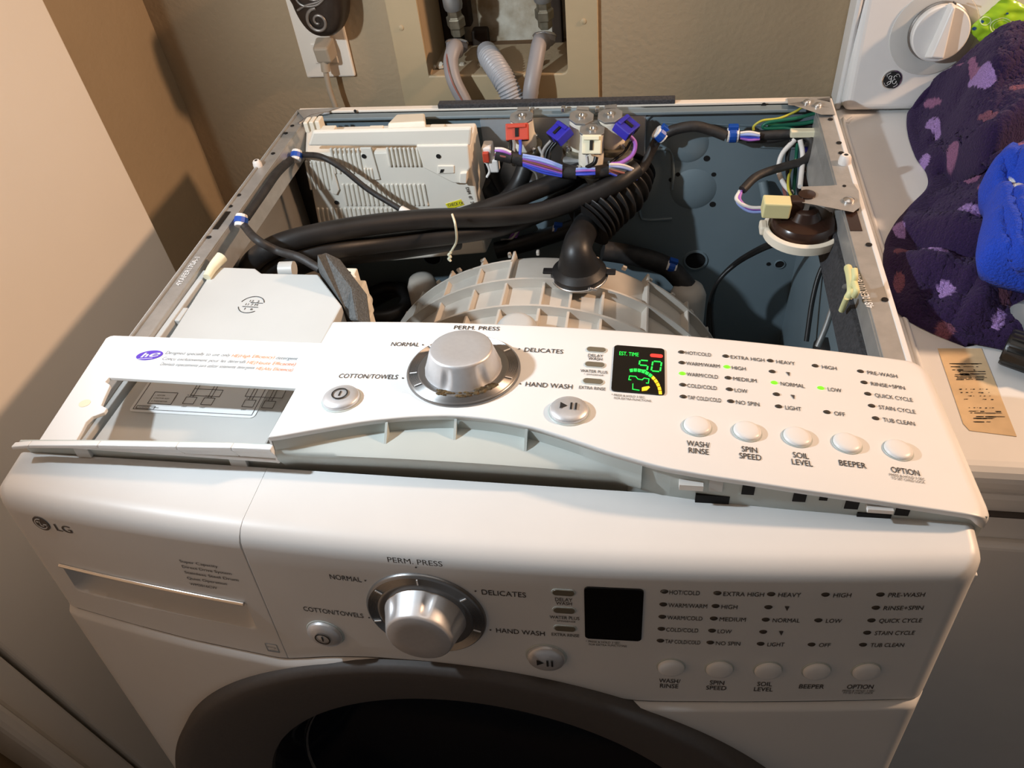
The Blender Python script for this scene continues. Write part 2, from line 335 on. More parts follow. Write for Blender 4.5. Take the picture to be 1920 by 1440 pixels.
# ---- tub
XT, ZTb, RT = .345, .575, .238
tb = MB(); prof = []
yprof = [(-.128, .10), (-.130, .17), (-.1305, .222), (-.134, .233), (-.145, .238), (-.30, .238), (-.55, .236), (-.56, .20)]
mt = basis((XT, 0, ZTb), (1, 0, 0), (0, 0, 1), (0, -1, 0))
tb.lathe([(r_, -y_) for y_, r_ in yprof], mt, 96)
tub = part(tb, 'outer_tub', 'tub', smooth=35, label='beige plastic outer tub with moulded ribs')
def tp(ang, y, r_): a = math.radians(ang); return Vector((XT+r_*math.sin(a), y, ZTb+r_*math.cos(a)))
def axial(ang, y0, y1, h0=.014, th=.0032):
    a0 = ang-math.degrees(th/2/RT); a1 = ang+math.degrees(th/2/RT); g = MB()
    g.hexa([tp(a0, y0, RT-.004), tp(a1, y0, RT-.004), tp(a1, y1, RT-.004), tp(a0, y1, RT-.004), tp(a0, y0, RT+h0*.6), tp(a1, y0, RT+h0*.6), tp(a1, y1, RT+h0), tp(a0, y1, RT+h0)])
    g.build('tub_rib', 'tub', tub, bevel=.0006)
for ang, ya, h in ((-57, -.13, .012), (-45, -.134, .012), (-31, -.134, .012), (-19, -.134, .012), (-9, -.134, .013), (2, -.199, .014), (10, -.199, .014), (19, -.199, .014), (32.3, -.134, .017), (48, -.134, .017), (60, -.134, .014)): axial(ang, ya, -.5, h)
def circrib(y, a0, a1, h, th=.003):
    g = MB(); n = int((a1-a0)/3)
    for i in range(n):
        b0 = a0+(a1-a0)*i/n; b1 = a0+(a1-a0)*(i+1)/n
        g.hexa([tp(b0, y-th/2, RT-.004), tp(b0, y+th/2, RT-.004), tp(b1, y+th/2, RT-.004), tp(b1, y-th/2, RT-.004), tp(b0, y-th/2, RT+h), tp(b0, y+th/2, RT+h), tp(b1, y+th/2, RT+h), tp(b1, y-th/2, RT+h)])
    g.build('tub_rib', 'tub', tub)
circrib(-.157, -62, -9, .010); circrib(-.201, -62, 66, .013); circrib(-.252, -62, 66, .013); circrib(-.152, 32, 66, .012); circrib(-.305, -62, 66, .013); circrib(-.36, -60, 60, .013)
for ang in range(-56, 62, 9): MB().box((0, 0, .002), (.004, .006, .006), frame_z(tp(ang, -.133, RT), tp(ang, 0, 1)-tp(ang, 0, 0))).build('rim_tab', 'tub', tub, bevel=.001)
for px, py, z_, rr_ in ((792, 535, .72, .022), (1290, 552, .70, .025)):
    q = AZ(px, py, z_); part(MB().lathe([(rr_, -.12), (rr_, 0), (rr_*.8, .012), (rr_*.4, .016)], T(q), 24), 'tub_boss', 'tub', smooth=50)
q = AZ(968, 612, .845); part(MB().lathe([(.022, -.03), (.022, 0), (.017, .006), (.012, .007)], T(q), 28), 'filler_cap', 'lightgrey', smooth=50)

# ---- vent hose and elbow
A = AY(1180, 315, -.022); B = AY(1095, 432, -.115)
ep = [AY(1185, 318, -.02), AY(1168, 358, -.055), AY(1130, 392, -.085), AY(1102, 420, -.105)]
def cr(t):
    k = t*11; return .0275+.0035*t+.0042*math.cos(2*math.pi*k)
part(MB().tube(ep, cr, 32, 40), 'corrugated_hose', 'rubber', smooth=70, label='black corrugated vent hose')
bs = AZ(1086, 514, .822)
el = MB(); e0 = ep[-1]; el.tube([e0+Vector((.006, .012, .006)), e0, AY(1092, 438, -.130), bs+Vector((-.002, .006, .034)), bs+Vector((0, 0, .004))], lambda t: .0285-.011*min(1, t*3.2) if t < .6 else .0175+.011*max(0, (t-.72)/.28)**1.3, 28, 10)
elb = part(el, 'elbow_pipe', 'rubber', smooth=60, label='smooth black rubber elbow fixed to the tub')
MB().lathe([(.031, -.004), (.033, 0), (.033, .006), (.027, .011), (.02, .016)], T(bs), 32).build('flange', 'rubber', elb, smooth=45)
for sx_ in (-1, 1): MB().box((sx_*.036, 0, .004), (.016, .010, .003), T(bs)).build('pull_tab', 'rubber', elb, bevel=.001)
cl = MB(); cl.tube([bs+Vector((.0335*math.cos(a), .0335*math.sin(a), -.001)) for a in [i*2*math.pi/24 for i in range(25)]], .0016, 8, 2)
clamp = part(cl, 'wire_clamp', 'steel', smooth=60, label='steel wire hose clamp with long screw')
a_, b_ = AZ(1050, 529, .823), AZ(1120, 544, .823)
sw = [a_.lerp(b_, i/90) for i in range(91)]
MB().tube(sw, lambda t: .0018+.0006*math.cos(t*2*math.pi*22), 10, 1, smooth=False).build('clamp_screw', 'steel', clamp, smooth=60)
for k in (.12, .42): MB().box((0, 0, .0), (.004, .005, .010), frame_z(a_.lerp(b_, k), b_-a_)).build('clamp_lug', 'steel', clamp, bevel=.001)

# ---- control housing
YH = -.092
hs_ = MB()
F = [AY(572, 290, YH), AY(880, 278, YH), AY(912, 475, YH), AY(612, 500, YH)]
Bk = [AY(574, 238, -.034), AY(893, 229, -.034), None, None]
f0, f1, f2, f3 = F; b0, b1 = Bk[0], Bk[1]
b2 = Vector((f2.x+.006, -.034, f2.z)); b3 = Vector((f3.x-.006, -.034, f3.z))
hs_.hexa([f3, f2, b2, b3, f0, f1, b1, b0])
house = part(hs_, 'control_housing', 'pcb', label='cream plastic control board housing with louvres', bevel=.003)
def HP(cx, cy, dy=0): return AY(540+cx/4.174, 160+cy/4.174, YH-dy)  # crop frame of the louvred face
def plateH(pts, dy, name, ma='pcb', th=None, bev=.001):
    n = len(pts); top = [HP(a, b, dy) for a, b in pts]; bot = [Vector((q.x, YH+.001, q.z)) for q in top]
    g = MB(); g.add(top+bot, [tuple(range(n)), tuple(range(n, 2*n))[::-1]]+[(i, n+i, n+(i+1) % n, (i+1) % n) for i in range(n)])
    return g.build(name, ma, house, bevel=bev)
plateH([(190, 360), (1440, 330), (1425, 480), (150, 480)], .006, 'raised_lip', bev=.003)
plateH([(1000, 470), (1410, 465), (1425, 650), (1350, 770), (1290, 768), (1060, 650)], .008, 'raised_cover', bev=.002)
plateH([(1170, 630), (1300, 630), (1300, 690), (1170, 695)], .0095, 'latch_window')
plateH([(1195, 660), (1222, 658), (1212, 682), (1188, 686)], .0102, 'latch_hole', 'hole', bev=0)
plateH([(1345, 690), (1400, 685), (1395, 770), (1340, 768)], .012, 'latch_post')
plateH([(560, 490), (650, 490), (720, 740), (650, 745)], .0025, 'raised_step')
plateH([(350, 640), (400, 820), (380, 860), (340, 850)], .003, 'raised_step')
q0, q1 = AY(716, 232, -.062), AY(800, 232, -.062)
m = MB(); tb_ = [AY(745, 232, -.062), AY(792, 228, -.062), AY(786, 214, -.045), AY(752, 218, -.045)]
MB().hexa([AY(727, 252, -.085), AY(800, 250, -.085), AY(800, 240, -.04), AY(735, 240, -.04), AY(727, 231, -.080), AY(797, 227, -.080), AY(796, 212, -.040), AY(744, 214, -.040)]).build('cable_cover', 'cream', house, bevel=.002)
for cx, cy in ((320, 350), (690, 350), (1170, 340)): MB().box(tuple(HP(cx, cy, -.004)), (.018, .012, .007)).build('snap_clip', 'cream', house, bevel=.0012)
for cx, cy in ((160, 310), (205, 305), (250, 300)): MB().box(tuple(HP(cx, cy, -.02)), (.006, .016, .014)).build('snap_clip', 'cream', house, bevel=.0012)
for cx, cy in ((594, 555), (1177, 555), (380, 917)): MB().lathe([(.003, 0), (.003, .0006)], frame_z(HP(cx, cy, .0085 if cx > 1000 else .003 if cx < 600 and cy < 600 else .001), (0, -1, 0)), 12).build('screw_hole', 'hole', house)
def louvers(x0, x1, y0, y1, n, dy=.0, slant=.19):
    for i in range(n):
        a = x0+(x1-x0)*i/(n-1); g = MB()
        p = HP(a, y0, dy); q = HP(a+slant*(y1-y0), y1, dy); g.bar(p, q, .0036, .0046, (0, 1, 0)); g.build('louver', 'pcb', house, bevel=.0015)
louvers(142, 345, 590, 815, 7); louvers(335, 545, 490, 690, 7); louvers(775, 1040, 485, 635, 9, .001); louvers(430, 1060, 768, 940, 19); louvers(235, 910, 955, 1180, 20); louvers(600, 650, 645, 735, 3, .002)
t = MB(); mh = basis(HP(1388, 800, .0012), (.17, 0, -.98), (.98, 0, .17), (0, -1, 0))
text(t, 'DSM  07  20', 0, 0, .0042, .026, mh, bold=.0003); t.build('stamped_code', 'inkb', house)
plateH([(1232, 930), (1352, 895), (1378, 935), (1258, 972)], .0008, 'yellow_sticker', 'yel', bev=0)
t = MB(); mh = basis(HP(1255, 950, .0012), (.985, 0, .17), (-.17, 0, .985), (0, -1, 0)); text(t, 'CHECK OK', 0, 0, .0045, .022, mh); t.build('sticker_print', 'ink', house)
# dark gasket strip left of housing
part(MB().hexa([AY(548, 315, -.07), AY(566, 300, -.07), AY(566, 300, -.06), AY(548, 315, -.06), AY(582, 440, -.07), AY(606, 436, -.07), AY(606, 436, -.06), AY(582, 440, -.06)]), 'rubber_gasket', 'rubber')
# plugs on right side of housing
pg = MB(); pg.box(tuple(AY(915, 285, -.07)), (.012, .02, .022)).box(tuple(AY(927, 308, -.075)), (.012, .012, .018))
part(pg, 'wire_plug', 'wwhite', label='white plugs on the side of the control housing', bevel=.002)
part(MB().box(tuple(AY(912, 293, -.08)), (.008, .01, .013)), 'red_plug', 'redp', bevel=.001)

# ---- inlet valves
def valve(px, py, pb, y, r_, tilt, lab):
    t_ = AY(px, py, y); b_ = AY(pb[0], pb[1], y+.006); z_ = (t_-b_); h = z_.length; m = frame_z(b_, z_)
    v = part(MB().lathe([(r_*1.05, -.004), (r_*1.05, h*.3), (r_*.98, h*.35), (r_*.95, h*.95), (r_*.8, h)], m, 24), 'inlet_valve', 'cream', smooth=40, label=lab)
    o = MB(); pl_ = [(.9*r_*1.18*math.cos(a), r_*1.02*math.sin(a)) for a in [math.pi/8+i*math.pi/4 for i in range(8)]]
    o.poly([pl_], h, h+.003, m); o.bx(-r_*.5, r_*.5, r_*.7, r_*1.35, h, h+.003, m); o.build('yoke_plate', 'galvd', v, bevel=.0006)
    MB().lathe([(.0052, h+.003), (.0052, h+.005), (.003, h+.0055), (.003, h+.0035)], m, 16).build('yoke_screw', 'steel', v, smooth=40)
    MB().lathe([(r_*1.5, -.010), (r_*1.55, -.006), (r_*1.5, -.003)], m, 20).build('valve_flange', 'brass', v, smooth=50)
    for a in (.8, 2.3, 3.9, 5.5): MB().lathe([(.003, -.003), (.003, .002), (0, .003)], m @ T((r_*1.3*math.cos(a), r_*1.3*math.sin(a), 0)), 8).build('flange_screw', 'steel', v)
    return v
v1 = valve(978, 222, (984, 268), -.050, .0145, 0, 'valve with the red connector')
v2 = valve(1090, 222, (1088, 268), -.045, .0150, 0, 'back left valve with a blue connector')
v3 = valve(1144, 219, (1148, 262), -.045, .0150, 0, 'back right valve with a blue connector')
v4 = valve(1110, 247, (1108, 303), -.066, .0150, 0, 'front valve with the cream connector')
def connector(c, d, yaw, pitch, ma, name, slots=2):
    m = T(c) @ Matrix.Rotation(math.radians(yaw), 4, 'Z') @ Matrix.Rotation(math.radians(pitch), 4, 'X')
    o = part(MB().box((0, 0, 0), d, m), name, ma, bevel=.0012)
    MB().box((0, -d[1]*.05, d[2]*.5), (d[0]*.16, d[1]*.5, d[2]*.25), m).build('slot', 'hole', o)
    for k in (-1, 1): MB().box((k*d[0]*.3, -d[1]*.5, 0), (d[0]*.3, .001, d[2]*.6), m).build('wire_opening', 'hole', o)
    MB().box((0, d[1]*.32, d[2]*.55), (d[0]*.8, d[1]*.2, d[2]*.3), m).build('latch', ma, o, bevel=.0006)
    return m
mred = connector(AY(970, 248, -.068), (.028, .020, .011), 4, 55, 'redp', 'red_connector')
mb1 = connector(AY(1050, 250, -.062), (.027, .022, .012), -52, 28, 'bluep', 'blue_connector')
mb2 = connector(AY(1174, 239, -.058), (.027, .022, .012), 62, 28, 'bluep', 'blue_connector')
mb3 = connector(AY(1110, 271, -.088), (.023, .022, .014), -2, 60, 'ivory', 'cream_connector')
mn = MB(); mn.box(tuple(AY(1120, 300, -.045)), (.09, .035, .022)).box(tuple(AY(985, 290, -.04)), (.035, .03, .02))
part(mn, 'valve_manifold', 'galvd', label='grey manifold under the valves', bevel=.004)

# ---- water hoses
def hose(pts, r_=.0118, name='water_hose', ma='rubber', **k): return part(MB().tube([AY(a, b, c) for a, b, c in pts], r_, 18, 9), name, ma, smooth=60, **k)
hose([(475, 528, -.26), (468, 500, -.27), (500, 470, -.275), (560, 447, -.26), (680, 424, -.22), (800, 411, -.18), (920, 407, -.145), (1010, 398, -.12), (1090, 372, -.10), (1150, 346, -.085), (1192, 316, -.06)], .0122, label='longest black water hose crossing in front')
hose([(505, 535, -.25), (498, 508, -.26), (530, 485, -.265), (605, 470, -.25), (720, 455, -.205), (850, 440, -.165), (940, 425, -.13), (1010, 400, -.095), (1060, 372, -.07), (1100, 345, -.055)], .0120)
hose([(690, 448, -.19), (800, 425, -.16), (900, 396, -.13), (980, 366, -.10), (1050, 338, -.075), (1088, 318, -.06)], .0118)
hose([(860, 432, -.14), (900, 398, -.12), (945, 378, -.09), (972, 345, -.07), (990, 300, -.055)], .0115)
hose([(560, 545, -.22), (545, 520, -.23), (570, 496, -.24), (640, 482, -.22), (740, 470, -.19), (860, 452, -.14)], .0110)
hose([(938, 440, -.06), (942, 380, -.04), (925, 330, -.035), (930, 300, -.03)], .010)
hose([(905, 345, -.05), (930, 380, -.045), (960, 430, -.045)], .012)
hose([(930, 470, -.06), (1000, 452, -.05), (1080, 425, -.04)], .012, label='black hose low behind the elbow')
hose([(1130, 470, -.05), (1190, 480, -.045), (1250, 500, -.045), (1290, 540, -.06)], .014, name='dark_cable_bundle', ma='tape')
# tie
part(MB().tube([AY(848, 402, -.185), AY(853, 418, -.20), AY(856, 440, -.195), AY(855, 455, -.185), AY(848, 468, -.18), AY(843, 476, -.178)], .0014, 8), 'twist_tie', 'ivory', smooth=60, label='cream twist tie around two hoses')
tw = [AY(843+2*math.sin(i*1.3), 472+i*1.6, -.18) for i in range(12)]
part(MB().tube(tw, .0017, 8, 3), 'twist_tie', 'ivory', smooth=60)

# ---- wiring
def wire(pts, r_, ma, name='wire', parent=washer, seg=8, **k): return MB().tube([AY(*p) for p in pts], r_, seg, 7).build(name, ma, parent, smooth=60, **k)
hr = wire([(930, 287, -.085), (960, 294, -.085)], .0085, 'tape', 'wire_harness', seg=14, label='main wire harness along the back')
def strand_bundle(a, b, y0, y1, mas, n0=5, bulge=4):
    for i, ma in enumerate(mas):
        o = (i-(len(mas)-1)/2); 
        wire([(a[0], a[1]+o*3.2, y0), ((a[0]+b[0])/2, (a[1]+b[1])/2+o*(3.2+bulge*.35), (y0+y1)/2-.002*(i % 2)), (b[0], b[1]+o*3.2, y1)], .0017, ma, 'harness_wire', hr)
strand_bundle((928, 285), (958, 292), -.090, -.090, ['wwhite', 'wviolet', 'wwhite', 'wbrown', 'wviolet'])
wire([(955, 292, -.085), (980, 301, -.085)], .0075, 'tape', 'tape_wrap', hr, 14)
strand_bundle((980, 300), (1054, 321), -.092, -.092, ['wsky', 'wsky', 'wviolet', 'wbrown', 'wviolet', 'wblue', 'wblue'], bulge=3)
wire([(1050, 320, -.085), (1082, 324, -.085)], .008, 'tape', 'tape_wrap', hr, 14)
strand_bundle((1080, 322), (1116, 321), -.094, -.094, ['wsky', 'wviolet', 'wblue', 'wblue'], bulge=1)
wire([(1112, 323, -.085), (1146, 318, -.08)], .0075, 'tape', 'tape_wrap', hr, 14)
strand_bundle((1143, 316), (1194, 328), -.088, -.07, ['wwhite', 'wsky', 'wgrey', 'wbrown', 'wbrown', 'wblue'], bulge=5)
wire([(1192, 327, -.06), (1207, 312, -.05), (1220, 285, -.04), (1232, 262, -.035)], .006, 'tape', 'tape_wrap', hr, 12)
wire([(1236, 258, -.035), (1262, 244, -.035), (1300, 237, -.035), (1330, 243, -.035), (1362, 255, -.04)], .0065, 'tape', 'tape_wrap', hr, 12)
wire([(1380, 255, -.035), (1420, 254, -.035), (1500, 250, -.04)], .006, 'tape', 'tape_wrap', hr, 12)
strand_bundle((1388, 254), (1424, 256), -.045, -.045, ['wwhite', 'wsky', 'wblue', 'wviolet'], bulge=5)
wire([(1400, 262, -.035), (1450, 262, -.035), (1490, 252, -.04)], .004, 'tape', 'tape_wrap', hr, 10)
def clip(px, py, y, ang, parent=hr):
    c = AY(px, py, y); m = T(c) @ Matrix.Rotation(math.radians(ang), 4, 'Y')
    o = MB().lathe([(.0085, -.007), (.0085, .007)], m @ Matrix.Rotation(math.pi/2, 4, 'Y'), 14).build('wire_clip', 'wwhite', parent, bevel=.001)
    b = MB(); b.lathe([(.0093, -.0045), (.0093, .0045)], m @ Matrix.Rotation(math.pi/2, 4, 'Y'), 14).bx(-.006, .006, -.004, .004, .006, .013, m)
    b.build('wire_clip', 'bluec', parent, bevel=.001, label='blue band of a wire clip')
clip(1238, 252, -.036, 40); clip(1374, 253, -.036, 0); clip(1045, 434, -.045, 10); clip(1258, 500, -.05, 20)
wire([(1010, 255+20, -.06), (1020, 300, -.07), (1015, 318, -.075)], .002, 'wgrey', 'wire', hr)
for k, (a, b, ma) in enumerate([((1033, 264), (1015, 300), 'wgrey'), ((1038, 267), (1022, 305), 'black'), ((1043, 268), (1030, 300), 'black')]):
    wire([(a[0], a[1], -.066), ((a[0]+b[0])/2-4, (a[1]+b[1])/2-2, -.07), (b[0], b[1], -.078)], .0021, ma, 'wire', hr)
wire([(1178, 252, -.062), (1191, 268, -.064), (1186, 290, -.07), (1165, 305, -.078), (1146, 308, -.082)], .0026, 'wviolet', 'wire', hr)
wire([(1184, 262, -.05), (1170, 285, -.055), (1145, 305, -.07)], .0018, 'black', 'wire', hr)
wire([(1118, 294, -.092), (1114, 306, -.095), (1100, 314, -.092)], .0028, 'black', 'wire', hr); wire([(1100, 292, -.094), (1102, 306, -.092)], .002, 'wwhite', 'wire', hr)
for px, ma in ((957, 'black'), (963, 'wgrey'), (975, 'wblue')): wire([(px, 262, -.078), (px+1, 272, -.08), (px, 290, -.085)], .0020, ma, 'wire', hr)
wire([(985, 310, -.08), (1005, 325, -.075), (1008, 345, -.07)], .0018, 'wgrey', 'wire', hr); wire([(910, 300, -.08), (918, 320, -.08), (913, 332, -.08)], .0018, 'wwhite', 'wire', hr)
wire([(955, 450, -.05), (965, 430, -.055), (968, 415, -.05)], .0022, 'wviolet', 'wire', hr); wire([(945, 462, -.05), (962, 455, -.052), (972, 432, -.05)], .0022, 'wviolet', 'wire', hr); wire([(940, 450, -.05), (958, 448, -.054), (976, 425, -.05)], .002, 'wwhite', 'wire', hr)
part(MB().hexa([AY(812, 452, -.06), AY(905, 448, -.06), AY(905, 448, -.05), AY(812, 452, -.05), AY(842, 462, -.06), AY(902, 462, -.06), AY(902, 462, -.05), AY(842, 462, -.05)]), 'white_duct', 'ivory')
# sensor wire on left rail
lw = part(MB().tube([AX(545, 300, .03), AX(520, 325, .03), AX(492, 365, .03), AX(462, 408, .028)], .0048, 12), 'sleeved_cable', 'tape', smooth=60, label='black sleeved cable clipped inside the left rail')
MB().tube([AX(455, 420, .03), AY(480, 448, -.32), AY(520, 470, -.32), AY(560, 482, -.33), AY(600, 505, -.34)], .0045, 12).build('cable_run', 'tape', lw, smooth=60)
MB().tube([AX(562, 290, .032), AY(600, 293, -.12), AY(640, 315, -.125), AY(690, 355, -.13), AY(750, 392, -.14)], .0036, 10).build('cable_run', 'tape', lw, smooth=60)
MB().tube([AY(752, 393, -.14), AY(768, 401, -.145), AY(782, 409, -.15)], .005, 10).build('cable_plug', 'wwhite', lw, smooth=60)
for px, py, an in ((556, 292, -35), (452, 414, -50)):
    c = AX(px, py, .033); m = T(c) @ Matrix.Rotation(math.radians(35), 4, 'X')
    MB().lathe([(.0065, -.007), (.0065, .007)], m @ Matrix.Rotation(math.pi/2, 4, 'X'), 12).build('wire_clip', 'wwhite', lw, bevel=.001)
    MB().lathe([(.0075, -.003), (.0075, .003)], m @ Matrix.Rotation(math.pi/2, 4, 'X'), 12).build('wire_clip', 'bluec', lw, label='blue band of a wire clip')
    MB().box((-.004, .004, -.008), (.010, .009, .006), m).build('clip_foot', 'bluec', lw, bevel=.001)

# ---- pressure switch on right
pc = AZ(1506, 426, .922)
ps = part(MB().lathe([(.036, -.010), (.0395, -.008), (.0395, .001), (.0375, .0025), (.035, .0025), (.034, -.002)], T(pc), 40), 'pressure_switch', 'cream', smooth=40, label='round pressure switch, cream base with brown top')
MB().lathe([(.0325, -.002), (.0325, .004), (.029, .009), (.020, .011), (.016, .012), (.012, .02), (.008, .022)], T(pc+Vector((0, .002, 0))), 36).build('switch_cap', 'brown', ps, smooth=35)
MB().box((-.014, .010, .014), (.020, .020, .020), T(pc)).build('terminal_block', 'brown', ps, bevel=.002)
MB().box((-.010, .004, .022), (.014, .014, .02), T(pc)).build('terminal_block', 'brown', ps, bevel=.002)
MB().box((-.039, .002, -.002), (.008, .016, .010), T(pc)).build('side_lug', 'cream', ps, bevel=.002)
cc = AY(1455, 388, pc.y+.0); part(MB().box((0, 0, 0), (.027, .018, .017), T(cc) @ Matrix.Rotation(.05, 4, 'Y')), 'switch_connector', mat('pale_yellow_plastic', (.74, .68, .36), .4), bevel=.0015, label='pale yellow three-wire connector')
# bracket
bz = .9515; bl = ((1502, 350), (1556, 348), (1600, 344), (1610, 358), (1613, 388), (1600, 398), (1540, 386), (1504, 380))
g = MB(); n = len(bl); tp_ = [AZ(a, b, bz+.0016) for a, b in bl]; bt_ = [AZ(a, b, bz) for a, b in bl]
g.add(tp_+bt_, [tuple(range(n)), tuple(range(n, 2*n))[::-1]]+[(i, n+i, n+(i+1) % n, (i+1) % n) for i in range(n)])
br = part(g, 'switch_bracket', 'galv', label='galvanised bracket holding the pressure switch')
a, b = AZ(1504, 380, bz), AZ(1520, 381, bz)
MB().hexa([a, b, b+Vector((0, .0015, 0)), a+Vector((0, .0015, 0)), a+Vector((-.003, -.004, -.020)), b+Vector((-.003, -.004, -.020)), b+Vector((-.003, -.002, -.020)), a+Vector((-.003, -.002, -.020))]).build('bent_leg', 'steel', br)
MB().lathe([(.0085, 0), (.0085, .0015), (.005, .0022), (0, .0026)], T(AZ(1513, 366, bz+.0016)), 20).build('swivel_boss', 'brown', br, smooth=40)
MB().lathe([(.0055, 0), (.0055, .002), (.003, .0035), (0, .004)], T(AZ(1591, 377, bz+.0016)), 14).build('screw', 'steel', br, smooth=40)
MB().lathe([(.0018, 0), (.0018, .0006)], T(AZ(1583, 349, bz+.0016)), 10).build('bracket_hole', 'hole', br)
for ma, dx, dy in (('wviolet', 0, 0), ('wwhite', -3, -2), ('wsky', -2, 7)):
    part(MB().tube([AY(1390+dx, 358, -.12), AY(1387+dx*2, 375+dy*.5, -.13), AY(1405, 390+dy*.8, -.135), AY(1437, 391+dy*.8, -.135)], .0022, 8), 'wire', ma, smooth=60)
part(MB().tube([AY(1392, 356, -.12), AY(1420, 330, -.10), AY(1465, 314, -.085), AY(1505, 302, -.07), AY(1521, 285, -.06), AY(1522, 265, -.05), AY(1505, 254, -.04)], .0050, 12), 'sleeved_cable', 'tape', smooth=60, label='black sleeved cable looping to the pressure switch')
part(MB().tube([AY(1490, 262, -.05), AY(1466, 290, -.06), AY(1460, 320, -.07), AY(1470, 345, -.09), AY(1485, 362, -.11)], .0030, 10), 'wire', 'wwhite', smooth=60)
part(MB().tube([AY(1500, 262, -.05), AY(1505, 290, -.06), AY(1502, 330, -.09), AY(1500, 350, -.11)], .0030, 10), 'wire', 'wwhite', smooth=60)
part(MB().tube([AY(1483, 262, -.05), AY(1476, 300, -.06), AY(1480, 350, -.10), AY(1485, 372, -.12)], .0026, 10), 'wire', 'black', smooth=60)
part(MB().tube([AY(1495, 268, -.05), AY(1492, 310, -.06), AY(1487, 370, -.11)], .0022, 10), 'wire', 'wgreen', smooth=60)
part(MB().tube([AY(1492, 300, -.06), AY(1480, 325, -.08), AY(1478, 352, -.11), AY(1485, 370, -.12)], .0016, 8), 'wire', 'wyel', smooth=60)
part(MB().tube([AY(1478, 335, -.06), AY(1470, 350, -.08), AY(1474, 372, -.12)], .0022, 8), 'wire', 'wbrown', smooth=60)
q = AY(1513, 300, -.05); part(MB().box(tuple(q), (.014, .012, .03)), 'blue_connector', 'bluep', bevel=.001)
q = AY(1516, 338, -.07); part(MB().box(tuple(q), (.022, .02, .035)), 'brown_filter', 'brown', bevel=.001)
q = AY(1534, 320, -.06); part(MB().box(tuple(q), (.012, .02, .06)), 'filter_frame', 'wwhite', bevel=.001)
q = AY(1508, 249, -.045); part(MB().box(tuple(q), (.032, .010, .008)), 'cable_holder', 'ivory', bevel=.001)
# earth wires
part(MB().tube([AY(1510, 197, -.02), AY(1490, 210, -.025), AY(1460, 222, -.03), AY(1430, 226, -.03), AY(1414, 236, -.03), AY(1413, 246, -.03)], .0015, 8), 'earth_wire', 'wyel', smooth=60)
part(MB().tube([AY(1530, 212, -.03), AY(1490, 222, -.035), AY(1440, 230, -.035), AY(1433, 240, -.035), AY(1470, 240, -.035), AY(1495, 244, -.04)], .0022, 8), 'earth_wire', 'wgreen', smooth=60)
part(MB().tube([AY(1532, 226, -.03), AY(1500, 232, -.03), AY(1440, 236, -.03)], .0026, 8), 'earth_wire', 'wgreen', smooth=60)
part(MB().tube([AY(1535, 238, -.03), AY(1500, 236, -.025), AY(1460, 244, -.03)], .004, 8), 'dark_cable', 'black', smooth=60)
part(MB().tube([AY(1430, 340, -.02), AY(1436, 372, -.03), AY(1440, 400, -.035)], .006, 12), 'grey_pipe', 'blue', smooth=60)
# black tubes at right
for o in (0, 6, 11):
    part(MB().tube([AY(1470, 447+o*.6, -.13), AY(1430, 462+o*.5, -.11), AY(1380, 492+o*.3, -.09), AY(1345, 530, -.085-o*.001), AY(1334-o*.4, 575, -.09), AY(1338-o, 640, -.11)], .0028, 10), 'air_tube', 'rubber', smooth=60)
part(MB().tube([AY(1566, 468, -.16), AY(1540, 505, -.17), AY(1524, 560, -.19), AY(1512, 640, -.22)], .003, 10), 'air_tube', 'rubber', smooth=60)
part(MB().tube([AX(1594, 535, .656), AY(1575, 545, -.30), AY(1562, 575, -.30), AY(1548, 615, -.31), AY(1533, 650, -.32)], .003, 10), 'drain_wire', 'galvd', smooth=60)
yc = AX(1593, 530, .654)
ty = part(MB().tube([AX(1590, 502, .656), AX(1594, 520, .654), AX(1596, 545, .651), AX(1590, 558, .649)], .0036, 10), 'yellow_clip', mat('pale_yellow_clip', (.72, .70, .36), .5), smooth=60, label='pale yellow cable clip on the right wall')
for p_ in ([(1588, 558), (1582, 572), (1578, 582)], [(1602, 505), (1603, 520), (1600, 535)], [(1602, 530), (1606, 545), (1602, 555)]):
    MB().tube([AX(a, b, .652) for a, b in p_], .0028, 8).build('clip_tail', ty.data.materials[0], ty, smooth=60)
q = AY(1545, 660, -.30); part(MB().lathe([(.014, 0), (.014, .006), (.009, .010)], T(AZ(1548, 655, .78)), 18), 'dark_grommet', 'rubber', smooth=50)

# ---- dispenser box
ZD = .943
dp = [(402, 500), (478, 503), (490, 512), (596, 514), (641, 573), (600, 650), (560, 720), (498, 835), (168, 835), (322, 625)]
dtop = [AZ(a, b, ZD) for a, b in dp]; n = len(dp); g = MB(); dbot = [q+Vector((0, 0, -.075)) for q in dtop]
g.add(dtop+dbot, [tuple(range(n)), tuple(range(n, 2*n))[::-1]]+[(i, n+i, n+(i+1) % n, (i+1) % n) for i in range(n)])
disp = part(g, 'dispenser_box', 'lightgrey', label='light grey detergent dispenser box', bevel=.0015)
# round moulded date stamp
st = MB(); m = T(AZ(471, 571, ZD+.0004)) @ Matrix.Rotation(math.radians(-3), 4, 'Z')
for a0, a1 in ((20, 165), (200, 320)):
    ar = [(.0125*math.cos(math.radians(a)), .0125*math.sin(math.radians(a))) for a in range(a0, a1, 8)]
    for (x0_, y0_), (x1_, y1_) in zip(ar, ar[1:]): st.bar(m @ Vector((x0_, y0_, 0)), m @ Vector((x1_, y1_, 0)), .0006, .0003)
text(st, '12  3', -.004, .004, .0028, .010, m); text(st, '11 7 M', -.006, -.0015, .003, .013, m); text(st, '1  6', -.004, -.008, .0028, .009, m)
st.bar(m @ Vector((-.002, .003, 0)), m @ Vector((.011, .003, 0)), .0005, .0003); st.bar(m @ Vector((-.008, -.0035, 0)), m @ Vector((.009, -.0035, 0)), .0005, .0003)
st.build('date_stamp', 'inkb', disp)
